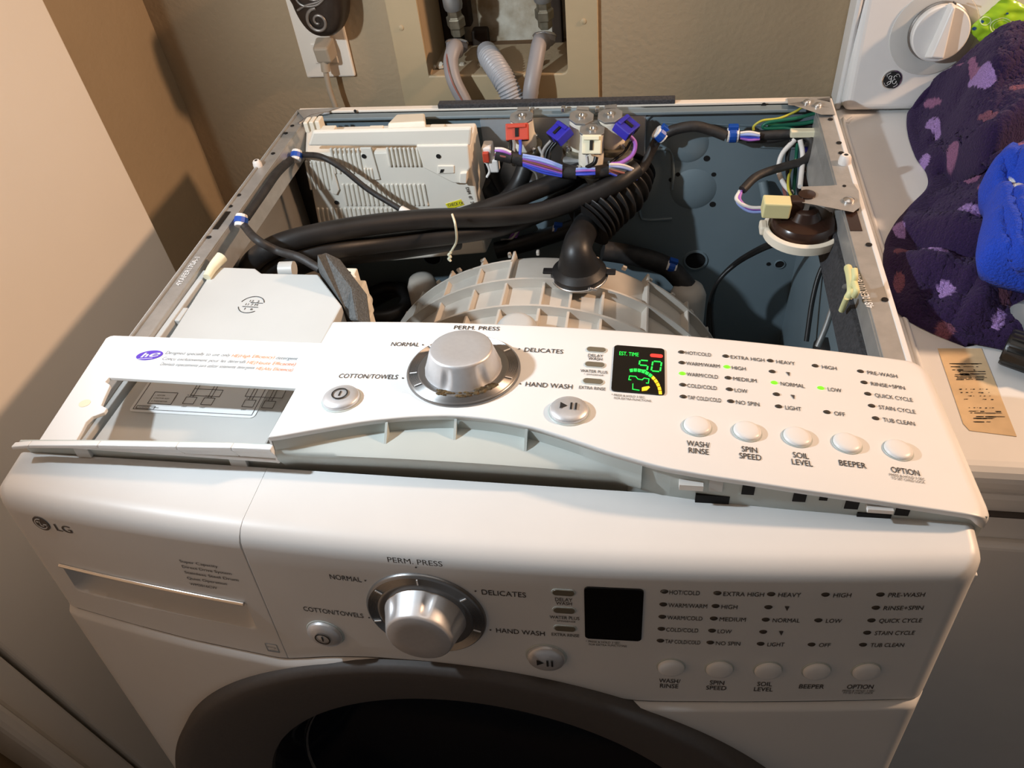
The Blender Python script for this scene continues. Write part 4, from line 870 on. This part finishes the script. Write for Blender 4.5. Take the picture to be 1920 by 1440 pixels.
MB().bx(lx(.2268), lx(.2283), ly(.0915), ly(-.042), -.003, bow(lx(.2275))-.0015).build('step_wall', 'panel', up, local=True)
MB().lathe([(.0045, 0), (.0045, .0003)], T((lx(.0553), ly(.0452), .0003)), 20).build('round_hole', 'ivory', frm, local=True)
# he logo and text
h_ = MB(); mh = T((lx(.0752), ly(-.0160), .0005)) @ Matrix.Rotation(math.radians(12), 4, 'Z')
h_.poly([[(.0112*math.cos(a), .0066*math.sin(a)) for a in [k*math.pi/18 for k in range(36)]]], 0, .0003, mh)
ho = h_.build('he_logo', 'purple', frm, local=True, label='violet oval he emblem')
h_ = MB(); text(h_, 'h', -.0070, -.0026, .0062, .0056, mh @ T((0, 0, .0005)), shear=.3, bold=.0008); text(h_, 'e', 0.0002, -.0030, .0078, .0085, mh @ T((0, 0, .0005)), shear=.3, bold=.0006)
h_.bar(mh @ Vector((-.009, -.0046, .0005)), mh @ Vector((.004, -.0050, .0005)), .0005, .0002); h_.build('he_letters', 'wink', frm, local=True)
tg, to = MB(), MB(); mt_ = T((0, 0, .0006))
def he(s_, u0, u1, v, mb): text(mb, s_, lx(u0), ly(v)-.0018, .0042, (u1-u0)*S, mt_, shear=.15)
he('Designed specially to use only', .0872, .1436, -.0203, tg); he('HE(High Efficiency)', .1448, .1812, -.0198, to); he('detergent', .1828, .2008, -.0193, tg)
he('Con\u00e7u exclusivement pour les d\u00e9tersifs', .0885, .1600, -.0125, tg); he('HE(Haute Efficacit\u00e9)', .1612, .2018, -.0120, to)
he('Dise\u00f1ada especialmente para utilizar solamente detergente', .0905, .1705, -.0056, tg); he('HE(Alta Eficiencia)', .1718, .2022, -.0050, to)
tg.build('notice_text', 'inkl', frm, local=True, label='pale grey detergent notice'); to.build('notice_text', 'inko', frm, local=True, label='orange detergent notice')
# skirts under the bottom edge
MI = MUP.inverted()
def rl_(px, py): o = MI @ CL; d = (MI.to_3x3() @ ray(px, py)); return o, d
def LY(px, py, Y): o, d = rl_(px, py); return o+d*((Y-o.y)/d.y)
def LZ(px, py, Z): o, d = rl_(px, py); return o+d*((Z-o.z)/d.z)
sk = MB(); us = [.0320+(.2285-.032)*k/12 for k in range(13)]
for a, b in zip(us, us[1:]):
    sk.hexa([(lx(a), ly(.0900), bow(lx(a))*.6-.0015), (lx(b), ly(.0900), bow(lx(b))*.6-.0015), (lx(b), ly(.088), bow(lx(b))*.6-.0015), (lx(a), ly(.088), bow(lx(a))*.6-.0015), (lx(a), ly(.0790), -.046), (lx(b), ly(.0790), -.046), (lx(b), ly(.0765), -.046), (lx(a), ly(.0765), -.046)])
sk.build('lower_skirt', 'inner', frm, local=True)
# arch wall, shelf and drop
ar = MB(); us = [.2290+(.470-.229)*k/48 for k in range(49)]; VS = .0915
D = .012
def archrow(u):
    z = bow(lx(u)); v = botU(u)-.0008; V = max(VS, v+.0022)
    return [(lx(u), ly(v), z-.002), (lx(u), ly(v+.0008), z-D), (lx(u), ly(v+(V-v)*.25), z-D-.0012), (lx(u), ly(v+(V-v)*.85), z-D-.0030), (lx(u), ly(V), z-D-.0050), (lx(u), ly(V-.0005), z-D-.009), (lx(u), ly(V-.007), z-D-.022), (lx(u), ly(V-.012), -.055)]
for u in us: ar.v += archrow(u)
for k in range(len(us)-1):
    for j in range(7): q = k*8+j; ar.f.append([q, q+1, q+9, q+8]); ar.mi.append(0)
e_ = archrow(us[-1]); o_ = len(ar.v); ar.v += e_+[(x, y+.02, z) for x, y, z in e_]
for j in range(7): ar.f.append([o_+j, o_+j+1, o_+9+j, o_+8+j]); ar.mi.append(0)
ar.build('arch_shelf', 'inner', up, local=True, smooth=50, label='pale recessed shelf under the arched edge')
for u in (.3022, .3479, .3957):
    z = bow(lx(u)); v0 = botU(u); g = MB(); w_ = .0009
    g.add([(lx(u)-w_, ly(v0), z-.003), (lx(u)-w_, ly(v0), z-.015), (lx(u)-w_, ly(v0+.012), z-.016), (lx(u)+w_, ly(v0), z-.003), (lx(u)+w_, ly(v0), z-.015), (lx(u)+w_, ly(v0+.012), z-.016)], [(0, 1, 2), (3, 5, 4), (0, 2, 5, 3), (0, 3, 4, 1), (1, 4, 5, 2)])
    g.build('shelf_rib', 'inner', up, local=True)
hw = MB(); us = [.462+(.668-.462)*k/24 for k in range(25)]; YS = ly(.1005)
for a, b in zip(us, us[1:]):
    fa, fb = [max(0, 1-abs(q-.462)/.03) for q in (a, b)]
    va, vb = [botU(q)-.0025 for q in (a, b)]
    hw.add([(lx(a), ly(va), bow(lx(a))-.0025), (lx(b), ly(vb), bow(lx(b))-.0025), (lx(b), ly(vb-.002), -.045), (lx(a), ly(va-.002), -.045)], [(0, 1, 2, 3)])
hwo = hw.build('rear_housing', 'inner', up, local=True, label='grey slotted housing wall under the panel edge', norm=False)
YH2 = ly(.1005)+.0024
def slot(px, py, w_, h_, ma='hole', nm='clip_slot', out=.0009, dep=.004):
    a = LY(px-w_/2, py-h_/2, YH2-.0035); b = LY(px+w_/2, py+h_/2, YH2-.0035); y0 = ly(botU(min(.66, (a.x+b.x)/2/S+.343))-.0030)
    zc = bow(a.x)-.0036; MB().bx(a.x, b.x, y0-out, y0+dep, min(a.z, b.z, zc-.002), min(max(a.z, b.z), zc)).build(nm, ma, hwo, local=True)
for u_, w_ in ((.072, .012), (.190, .013)): MB().bx(lx(u_), lx(u_)+w_, ly(.0895), ly(.086), -.012, bow(lx(u_))*.6-.003).build('skirt_tab', 'lightgrey', frm, local=True, bevel=.0005)
for px, py, w_, h_ in ((1404, 922, 20, 22), (1500, 933, 20, 20), (1545, 933, 12, 13), (1598, 945, 20, 20), (1692, 957, 20, 18)): slot(px, py, w_, h_); slot(px, py, w_+6, h_+5, 'inner', 'slot_rim', .0003)
slot(1336, 944, 62, 18); slot(1638, 968, 60, 14)
slot(1296, 916, 44, 12, 'wwhite', 'white_tab', .005); slot(1648, 949, 46, 9, 'wwhite', 'white_tab', .005); slot(1343, 915, 22, 26, 'lightgrey', 'grey_tab', .0015); slot(1652, 933, 22, 6, 'lightgrey', 'grey_tab', .0015)

# ================================================================= DRYER
XD, YDF, ZDR = .697, -.543, .915
dryer = empty('clothes_dryer', (XD+.34, -.27, 0), 'white clothes dryer with a dial console standing right of the washer', 'dryer')
MB().bx(XD+.003, XD+.683, YDF+.004, .06, .03, ZDR-.03).build('cabinet', 'white', dryer, bevel=.006)
MB().bx(XD, XD+.686, YDF, .062, ZDR-.03, ZDR).build('top_cover', 'white', dryer, bevel=.012, segs=4)
# rim ridge on top
rm = MB(); pts = [Vector((XD+.010, YDF+.02, ZDR)), Vector((XD+.010, -.03, ZDR)), Vector((XD+.014, .005, ZDR)), Vector((XD+.022, .018, ZDR))]; rm.tube(pts, .0022, 8, 6); rm.build('top_ridge', 'white', dryer, smooth=60)
MB().bx(XD+.02, XD+.66, YDF-.004, YDF+.01, .1, ZDR-.085).build('dryer_door', 'white', dryer, bevel=.02, segs=4)
MB().bx(XD+.004, XD+.682, YDF-.001, YDF+.01, ZDR-.052, ZDR-.050).build('front_seam', 'ink', dryer)
# console
cns = MB(); sl = .12; z0c, z1c = ZDR+.004, 1.20
cx0, cx1 = XD+.010, XD+.68
YC = .0247; cns.hexa([(cx0, YC, z0c), (cx1, YC, z0c), (cx1, .078, z0c), (cx0, .078, z0c), (cx0, YC+sl*(z1c-z0c), z1c), (cx1, YC+sl*(z1c-z0c), z1c), (cx1, .078, z1c), (cx0, .078, z1c)])
con = cns.build('console', 'white', dryer, bevel=.012, segs=5)
MB().bx(cx0-.006, cx0+.001, .040, .079, ZDR, 1.2).build('console_end', 'white', dryer, bevel=.003)
nC = Vector((0, -1, sl)).normalized(); upC = Vector((0, sl, 1)).normalized()
def CP(px, py):
    d = ray(px, py); P0 = Vector((0, YC, z0c)); t_ = (P0-CL).dot(nC)/d.dot(nC); return CL+d*t_
def CF(px, py, h=0): return basis(CP(px, py)+nC*h, (1, 0, 0), upC, nC)
m = CF(1750, 62)
MB().lathe([(.047, 0), (.0465, .0012), (.036, .003), (.033, .002)], m, 48).build('dial_plate', 'lightgrey', con, smooth=40)
kn = MB().lathe([(.0305, .004), (.0305, .014), (.029, .0155), (0, .016)], CF(1758, 58), 40).build('timer_knob', 'white', con, smooth=40, label='white timer knob with raised grip')
MB().lathe([(.0325, .001), (.0325, .0045), (.031, .006)], CF(1758, 58), 40).build('knob_trim', 'ringm', con, smooth=40)
gk = MB(); mk = CF(1758, 58) @ Matrix.Rotation(math.radians(-6), 4, 'Z')
gk.hexa([mk @ Vector(q) for q in ((-.010, -.027, .013), (.010, -.027, .013), (.004, .033, .013), (-.004, .033, .013), (-.007, -.022, .030), (.007, -.022, .030), (.0015, .031, .026), (-.0015, .031, .026))])
gk.build('knob_grip', 'white', kn, bevel=.003, segs=3)
MB().box((0, .0345, .022), (.0012, .0016, .010), mk).build('pointer_mark', 'ink', kn)
# badge
m = CF(1672, 149)
bd = MB().lathe([(.0112, 0), (.0112, .001), (.0104, .0014)], m, 32).build('brand_badge', 'chrome', con, smooth=30, label='round black and silver script badge')
MB().lathe([(.0100, .0014), (.0100, .0017)], m, 32).build('badge_disc', 'inkb', bd)
t = MB(); mm = m @ T((0, 0, .0019)); 
def scr(pts, w_=.0006):
    c = catmull([Vector((x, y, 0)) for x, y in pts], 5)
    for a, b in zip(c, c[1:]): t.bar(mm @ a, mm @ b, w_*1.3, .0003)
scr([(-.0005, .0042), (-.003, .0050), (-.0044, .0028), (-.003, .0010), (-.0012, .0022), (-.0012, .0040), (-.001, .0005), (-.0012, -.0035), (-.0032, -.0052), (-.0050, -.0036), (-.003, -.0018), (-.0006, -.0012)])
scr([(.0048, .0036), (.0032, .0050), (.0016, .0038), (.0020, .0016), (.0036, .0006), (.0014, .0000), (.0008, -.0026), (.0026, -.0046), (.0046, -.0036), (.0050, -.0014)])
for a in (20, 110, 200, 290): scr([(.0088*math.cos(math.radians(a+k)), .0088*math.sin(math.radians(a+k))) for k in (0, 15, 30)]+[(.0070*math.cos(math.radians(a+40)), .0070*math.sin(math.radians(a+40)))], .0005)
t.build('script_letters', 'wink', bd)
# aged label
lb = [AZ(a, b, ZDR) for a, b in ((1758, 654), (1840, 654), (1906, 819), (1818, 808), (1806, 795))]; n = len(lb)
g = MB(); g.add([q+Vector((0, 0, .0005)) for q in lb]+lb, [tuple(range(n)), tuple(range(n, 2*n))[::-1]]+[(i, n+i, n+(i+1) % n, (i+1) % n) for i in range(n)])
al = g.build('worn_label', 'tan', dryer, label='worn tan paper label with broken black print')
g = MB(); O = lb[0]; ea = lb[1]-lb[0]; eb = lb[3]-lb[0]
for k in range(150):
    row = R_.choice([.2, .24, .28, .30, .33, .34, .36, .38, .40, .52, .56, .60, .64, .74, .78, .80, .84, .86, .90]); a = R_.uniform(.12, .72); wd = R_.uniform(.02, .22) if row < .45 or row > .75 else R_.uniform(.01, .05)
    p = O+ea*a+eb*row; q = O+ea*min(.85, a+wd)+eb*row; z_ = Vector((0, 0, .0008)); d_ = eb.normalized()*R_.uniform(.0003, .0011)
    g.add([p+z_, q+z_, q+z_+d_, p+z_+d_], [(0, 1, 2, 3)])
g.build('broken_print', 'inkb', al, kind='stuff')

# ================================================================= CLOTH ON THE DRYER
def smooth3(t): t = max(0, min(1, t)); return t*t*(3-2*t)
def cloth(name, rows, xr, dots, base, dotcols, label, cat, amp, nsc, matname, fold, NR=230, NC=170, zb=ZDR+.001, width=.16):
    # rows: (py, left px, z edge, z mid); surface lofted in 3-D then folded
    def row(t):
        k = t*(len(rows)-1); i = min(int(k), len(rows)-2); f = k-i
        R4 = [rows[max(0, i-1)], rows[i], rows[i+1], rows[min(len(rows)-1, i+2)]]
        return [.5*((2*b)+(c-a)*f+(2*a-5*b+4*c-d)*f*f+(3*b-a-3*c+d)*f**3) for a, b, c, d in zip(*R4)]
    vs = []; cols = []; fs = []
    for r_ in range(NR+1):
        py, lpx, ze, zm = row(r_/NR); er = min(1, r_/(NR*.05), (NR-r_)/(NR*.05)); er = math.sqrt(max(0, 1-(1-er)**2))
        for c in range(NC+1):
            t = (c/NC)**1.25; px = lpx+(xr-lpx)*t
            e = math.sqrt(max(0, 1-(1-min(1, t/width))**2))
            z = ze+(zm-ze)*smooth3(t*2.2); q = AZ(px, py, z)
            if q.y > .0207+.12*(q.z-.919) and zb < .94: q = CP(px, py)+nC*.010
            f_ = fold(px, py)
            q2 = q+Vector((0, 0, 1))*((f_*e*er)+(amp*noise.noise(q*nsc)+.0024*noise.noise(q*330))*e)
            zlow = zb
            q2.z = zlow+(max(q2.z, zb+.003)-zlow)*(e*.85+.15 if c else .02)*(er*.9+.1 if 0 < r_ < NR else .1)
            if c == 0: q2.x += .006
            vs.append(q2)
            col = base; bb = 1e9
            for (dx, dy, rx, ry, ci) in dots:
                d = math.hypot((px-dx)/rx, (py-dy)/ry)+.05*noise.noise(Vector((px*.3, py*.3, 0)))
                if d < 1: col = dotcols[ci]
            cols.append(col)
    for r_ in range(NR):
        for c in range(NC): a = r_*(NC+1)+c; fs.append((a, a+1, a+NC+2, a+NC+1))
    g = MB(); g.add(vs, fs)
    # underside so that the pile is a closed body
    lo = [(r_, 0) for r_ in range(NR+1)]+[(NR, c) for c in range(1, NC+1)]+[(r_, NC) for r_ in range(NR-1, -1, -1)]+[(0, c) for c in range(NC-1, 0, -1)]
    o = g.build(name, matname, None, smooth=80, label=label, cat=cat, norm=False, solid=.004)
    at = o.data.color_attributes.new('dye', 'FLOAT_COLOR', 'POINT')
    for i, c in enumerate(cols): at.data[i].color = (*c, 1)
    return o
fm = mat('plush_fleece', (.05, .02, .09), 1.0, bump=1.0, bscale=420)
nt = fm.node_tree; ca = nt.nodes.new('ShaderNodeVertexColor'); ca.layer_name = 'dye'
nz = nt.nodes.new('ShaderNodeTexNoise'); nz.inputs['Scale'].default_value = 260; nz.inputs['Detail'].default_value = 6
mr = nt.nodes.new('ShaderNodeMapRange'); mr.inputs[1].default_value = .3; mr.inputs[2].default_value = .7; mr.inputs[3].default_value = .45; mr.inputs[4].default_value = 1.45
mx = nt.nodes.new('ShaderNodeVectorMath'); mx.operation = 'SCALE'
nt.links.new(ca.outputs[0], mx.inputs[0]); nt.links.new(nz.outputs['Fac'], mr.inputs[0]); nt.links.new(mr.outputs[0], mx.inputs['Scale'])
nt.links.new(mx.outputs[0], nt.nodes['Principled BSDF'].inputs['Base Color'])
bs_ = nt.nodes['Principled BSDF']; bs_.inputs['Sheen Weight'].default_value = .12; bs_.inputs['Sheen Roughness'].default_value = .5; bs_.inputs['Sheen Tint'].default_value = (.5, .4, .7, 1)
LIL, MAU, RED = (.30, .19, .46), (.24, .10, .20), (.17, .06, .095)
dots = [(1848, 148, 21, 19, 0), (1833, 126, 13, 11, 1), (1799, 112, 15, 12, 1), (1756, 189, 17, 9, 1), (1758, 240, 17, 14, 0), (1855, 229, 16, 15, 2), (1917, 265, 12, 14, 1), (1788, 302, 11, 13, 1), (1738, 306, 8, 10, 0), (1829, 333, 15, 14, 1), (1852, 366, 17, 11, 1), (1818, 408, 22, 13, 0),
        (1689, 438, 12, 13, 0), (1751, 489, 25, 12, 0), (1778, 541, 19, 14, 0), (1690, 482, 14, 8, 2), (1687, 534, 12, 20, 2), (1775, 616, 19, 14, 2), (1871, 598, 13, 16, 0), (1868, 529, 14, 5, 1), (1905, 180, 14, 10, 2), (1950, 330, 20, 16, 0), (1960, 450, 20, 16, 1)]
def fold1(px, py):
    a = .016*math.exp(-((py-322-(px-1750)*-.56)/26)**2)
    b = -.020*math.exp(-((py-346-(px-1750)*-.58)/15)**2)
    c = .012*math.exp(-((py-430-(px-1750)*.15)/22)**2)-.012*math.exp(-((py-462-(px-1750)*.10)/12)**2)
    d = .012*math.exp(-((py-505-(px-1750)*.2)/18)**2)-.010*math.exp(-((px-1880-(py-450)*-.6)/16)**2)
    e = .018*math.exp(-((px-1740-(py-200)*.05)/22)**2) if py < 310 else 0
    g_ = -.022*math.exp(-((px-1790-(py-210)*-.35)/13)**2)*smooth3((330-py)/60)
    g_ = -.014*math.exp(-((py-120-(px-1760)*-.35)/14)**2)*smooth3((1860-px)/60); e = -.012*math.exp(-((px-1795-(py-200)*-.55)/12)**2)*smooth3((300-py)/50)*smooth3((py-90)/40)
    return a+b+c+d+e+g_+.004*math.sin(px*.05+py*.03)
rows = [(14, 2000, 1.04, 1.06), (38, 1920, 1.035, 1.055), (62, 1845, 1.02, 1.05), (88, 1792, 1.00, 1.045), (118, 1752, .975, 1.035), (155, 1725, .95, 1.02), (200, 1711, .93, 1.01), (245, 1710, .921, 1.0), (290, 1724, .919, .99), (322, 1745, .919, .975), (350, 1745, .919, .965), (385, 1712, .919, .960), (425, 1680, .919, .955), (460, 1666, .919, .952), (500, 1664, .919, .948), (545, 1669, .919, .945), (582, 1694, .919, .938), (612, 1745, .919, .932), (640, 1815, .919, .926)]
cloth('plush_blanket', rows, 2060, dots, (.019, .007, .046), [LIL, MAU, RED], 'dark purple plush blanket with lilac and mauve dots heaped on the dryer', 'blanket', .010, 28, fm, fold1)
gm = mat('blue_rib_knit', (.02, .07, .55), .9, var=.3, vscale=50, bump=.6, bscale=500)
rows2 = [(282, 1885, .998, 1.004), (292, 1868, 1.000, 1.012), (315, 1860, 1.000, 1.012), (345, 1870, .998, 1.008), (370, 1868, .996, 1.008), (410, 1858, .992, 1.004), (455, 1853, .988, 1.0), (485, 1868, .980, .992), (510, 1905, .972, .984), (525, 1940, .968, .978)]
def fold2(px, py): return .0015*math.sin((px-py*.3)*.22)+.007*math.exp(-((py-300)/10)**2)-.012*math.exp(-(((px-1905)/20)**2+((py-330)/16)**2))
cloth('folded_garment', rows2, 2040, [(1908, 338, 14, 17, 0)], (.012, .06, .52), [(.72, .74, .75)], 'bright blue knitted garment with a white tag lying on the purple blanket', 'clothing', .004, 60, fm, fold2, NR=80, NC=60, zb=.955, width=.12)

# ---- lime packet leaning on console
pk = MB(); NP = 22
def pk_pt(a, b):
    P00, P10, P01, P11 = (1808, 50), (1850, 92), (1880, -14), (1960, 30)
    x = (P00[0]*(1-a)+P10[0]*a)*(1-b)+(P01[0]*(1-a)+P11[0]*a)*b; y = (P00[1]*(1-a)+P10[1]*a)*(1-b)+(P01[1]*(1-a)+P11[1]*a)*b
    return x, y
def pk_h(a, b, s_): return .012+s_*.006*max(0, math.sin(math.pi*a)*math.sin(math.pi*b))**.5+.0022*noise.noise(Vector((a*7, b*7, s_)))
for s_ in (1, -1):
    base_ = len(pk.v)
    for i in range(NP+1):
        for j in range(NP+1):
            a, b = i/NP, j/NP; x, y = pk_pt(a, b); pk.v.append(tuple(CP(x, y)+nC*pk_h(a, b, s_)))
    for i in range(NP):
        for j in range(NP): q = base_+i*(NP+1)+j; pk.f.append([q, q+1, q+NP+2, q+NP+1]); pk.mi.append(0)
pko = pk.build('snack_packet', 'lime', None, smooth=70, label='bright lime green plastic packet leaning on the dryer console', cat='packet')
def pdec(ring, ma, name):
    g = MB()
    for (a, b, r0, r1) in ring:
        for k in range(24):
            q = [(a+r_*math.cos(t_), b+.8*r_*math.sin(t_)) for r_, t_ in ((r0, k*math.pi/12), (r1, k*math.pi/12), (r1, (k+1)*math.pi/12), (r0, (k+1)*math.pi/12))]
            g.add([CP(*pk_pt(x, y))+nC*(pk_h(x, y, 1)+.0006) for x, y in q], [(0, 1, 2, 3)])
    g.build(name, ma, pko)
pdec([(.45, .45, .20, .225), (.45, .45, .15, .16), (.12, .35, .1, .125), (.85, .12, 0, .10)], 'limel', 'printed_slice')
pdec([(.10, .10, 0, .05), (.08, .30, 0, .04), (.5, .12, 0, .02), (.3, .7, 0, .03), (.75, .6, 0, .02)], 'limeb', 'printed_fleck')

# ---- ridged black cap and black-yellow object by the blanket
c0 = AZ(1926, 662, ZDR+.016); mcap = T(c0) @ Matrix.Rotation(math.radians(62), 4, 'Z') @ Matrix.Rotation(math.radians(90), 4, 'X')
cp = empty('ridged_cap', (c0.x+.01, c0.y, ZDR), 'ridged black plastic cap at the right edge in front of the blanket', 'cap')
MB().lathe([(.0145, -.016), (.0155, -.014), (.0155, .010), (.0125, .014), (.0125, .030)], mcap, 60, rf=lambda a, h: 1+.05*math.copysign(1, math.sin(a*14)) if -.014 < h < .012 else 1).build('cap_body', 'black', cp, smooth=30)
MB().lathe([(.0110, -.0165), (.0110, -.0155)], mcap, 24).build('cap_mouth', 'hole', cp)
c1 = AZ(1968, 594, ZDR+.021)
bt = empty('dark_bottle', (c1.x, c1.y, ZDR), 'dark bottle with a yellow label at the right edge beside the blanket', 'bottle')
mb_ = T(c1) @ Matrix.Rotation(math.radians(25), 4, 'Z') @ Matrix.Rotation(math.radians(90), 4, 'Y')
MB().lathe([(.010, -.03), (.018, -.026), (.020, -.015), (.020, .06), (.016, .07)], mb_, 32).build('bottle_body', 'smoke', bt, smooth=50)
MB().lathe([(.0204, -.012), (.0208, -.010), (.0208, .02), (.0204, .022)], mb_, 32).build('bottle_label', 'yellow', bt, smooth=50)

# ================================================================= WALL OUTLET, AIR FRESHENER, PLUG, PIPES
po = empty('wall_outlet', (.027, YW, .961), 'beige two-socket outlet plate on the tan back wall', 'outlet')
MB().bx(-.009, .063, YW-.006, YW, .961, 1.083).build('cover_plate', 'plate', po, bevel=.0025)
for zc in (.995, 1.048): MB().bx(.010, .044, YW-.0075, YW-.005, zc-.014, zc+.014).build('socket_face', 'plate', po, bevel=.002)
pq = AY(604, 100, YW-.03)
pl_ = empty('power_plug', (pq.x, YW-.008, pq.z), 'beige power plug and cord in the lower socket', 'plug')
g = MB(); g.hexa([(pq.x-.013, YW-.008, pq.z-.012), (pq.x+.013, YW-.008, pq.z-.012), (pq.x+.013, YW-.008, pq.z+.014), (pq.x-.013, YW-.008, pq.z+.014), (pq.x-.011, YW-.030, pq.z-.014), (pq.x+.010, YW-.030, pq.z-.014), (pq.x+.010, YW-.034, pq.z+.008), (pq.x-.011, YW-.034, pq.z+.008)])
g.build('plug_body', 'plug', pl_, bevel=.003)
MB().tube([(pq.x-.002, YW-.024, pq.z-.012), (pq.x-.003, YW-.026, pq.z-.026)], .0062, 12, smooth=False).build('strain_relief', 'plug', pl_, smooth=50)
MB().tube([(pq.x-.003, YW-.026, pq.z-.02), (pq.x-.004, YW-.028, pq.z-.05), (pq.x, YW-.03, pq.z-.09), (pq.x+.004, YW-.03, pq.z-.15)], .0038, 12).build('cord', 'plug', pl_, smooth=60)
# plug-in air freshener: bronze shield with scroll work
fa = AY(594, 15, YW-.045)
af = empty('plug_in_air_freshener', (fa.x, YW-.008, fa.z), 'dark bronze plug-in air freshener with scroll pattern above the plug', 'air freshener')
mf = basis((fa.x, YW-.008, fa.z+.012), (1, 0, 0), (0, 0, 1), (0, -1, 0))
ov = [(.034*math.copysign(abs(math.cos(a))**.75, math.cos(a))*(1.05 if math.sin(a) > 0 else 1-.05*abs(math.sin(a))), .050*math.sin(a)) for a in [k*math.pi/24 for k in range(48)]]
g = MB(); n = len(ov); rings = [(1.0, 0), (1.03, .012), (1.0, .030), (.92, .038), (.7, .042), (.35, .0435)]
for k, h in rings: g.v += [tuple(mf @ Vector((x*k, y*k, h))) for x, y in ov]
for r_ in range(len(rings)-1):
    for i in range(n): g.f.append([r_*n+i, r_*n+(i+1) % n, (r_+1)*n+(i+1) % n, (r_+1)*n+i]); g.mi.append(0)
g.f += [list(range(n))[::-1], [(len(rings)-1)*n+i for i in range(n)]]; g.mi += [0, 0]
g.build('shield_body', 'ornament', af, smooth=50)
def scroll(cx, cy, r0, turns, sgn, name='scroll'):
    pts = [mf @ Vector((cx+(r0*(1-k/40))*math.cos(sgn*k/40*turns*2*math.pi+1.5), cy+(r0*(1-k/40))*math.sin(sgn*k/40*turns*2*math.pi+1.5), .0455-((cx)**2+(cy)**2)*3)) for k in range(36)]
    MB().tube(pts, lambda t: .0024-.0008*t, 8, 2).build(name, 'ornl', af, smooth=60)
scroll(.000, -.026, .016, 1.8, 1); scroll(.002, .012, .017, 1.6, -1)
for p in ([(-.026, .02), (-.018, -.004), (.004, -.006), (.022, .006)], [(-.024, -.012), (-.01, -.006), (.012, .0), (.026, .018)], [(-.028, .034), (-.01, .024), (.01, .03), (.026, .036)]):
    MB().tube([mf @ Vector((x, y, .0450-(x*x+y*y)*3.5)) for x, y in p], .0016, 8).build('scroll', 'ornl', af, smooth=60)
# faucets and supply hoses
def faucet(px, py, lab, col):
    c = AY(px, py, .13); f = empty('water_faucet', c, lab, 'faucet')
    MB().lathe([(.010, -.005), (.010, .006), (.013, .008), (.013, .020), (.010, .022), (.010, .034)], frame_z(c, (0, -.15, 1)), 6).build('hex_body', 'brass', f, bevel=.0008)
    MB().lathe([(.012, .032), (.013, .036), (.013, .050), (.011, .054)], frame_z(c, (0, -.15, 1)), 20).build('bonnet', 'galvd', f, smooth=40)
    MB().tube([c+Vector((0, 0, .05)), c+Vector((0, 0, .09))], .006, 12, smooth=False).build('stem', 'brass', f, smooth=50)
    h = MB()
    for k in range(6): a = k*math.pi/3; h.lathe([(.006, -.004), (.008, 0), (.006, .005)], T(c+Vector((.013*math.cos(a), .013*math.sin(a), .085))), 10)
    h.lathe([(.014, -.003), (.014, .004)], T(c+Vector((0, 0, .085))), 20); h.build('handle', col, f, smooth=60)
    MB().lathe([(.0135, 0), (.0150, .002), (.0150, .010), (.012, .013)], frame_z(c+Vector((0, -.012, -.010)), (0, -.75, -1)), 24).build('hose_nut', 'greyhose', f, smooth=40)
    MB().lathe([(.0155, 0), (.0162, .0015), (.0155, .003)], frame_z(c+Vector((0, -.012, -.010)), (0, -.75, -1)), 28).build('nut_ring', 'steel', f, smooth=40)
    return c
ca_ = faucet(858, 58, 'left faucet with hex fittings in the wall opening', 'wwhite'); cb_ = faucet(1022, 44, 'right faucet with steel collar in the wall opening', 'steel')
g = MB().tube([ca_+Vector((0, -.020, -.020)), AY(853, 88, .085), AY(845, 115, .065), AY(851, 150, .05), AY(868, 185, .045), AY(885, 215, .045)], .0100, 16)
h1 = g.build('hot_supply_hose', 'greyhose', None, smooth=60, label='grey rubber hose with red line from the left faucet', cat='hose')
MB().tube([AY(839, 92, .073), AY(838, 115, .053), AY(846, 150, .038), AY(864, 185, .034), AY(880, 210, .034)], .0009, 6).build('red_line', 'wbrown', h1, smooth=60)
g = MB().tube([cb_+Vector((0, -.020, -.018)), AY(1012, 80, .085), AY(1003, 125, .06), AY(995, 170, .045), AY(992, 215, .045)], .0103, 16)
g.build('cold_supply_hose', 'greyhose', None, smooth=60, label='plain grey rubber hose from the right faucet', cat='hose')
dpth = [AY(912, 98, .12), AY(925, 118, .085), AY(945, 150, .055), AY(961, 185, .045), AY(973, 225, .04)]
g = MB().tube(dpth, lambda t: .0148+.0011*math.cos(2*math.pi*26*t) if t > .1 else .0150, 24, 50)
g.build('drain_hose', mat('ribbed_grey_hose', (.34, .34, .355), .4), None, smooth=60, label='ribbed light grey drain hose between the two supply hoses', cat='hose')
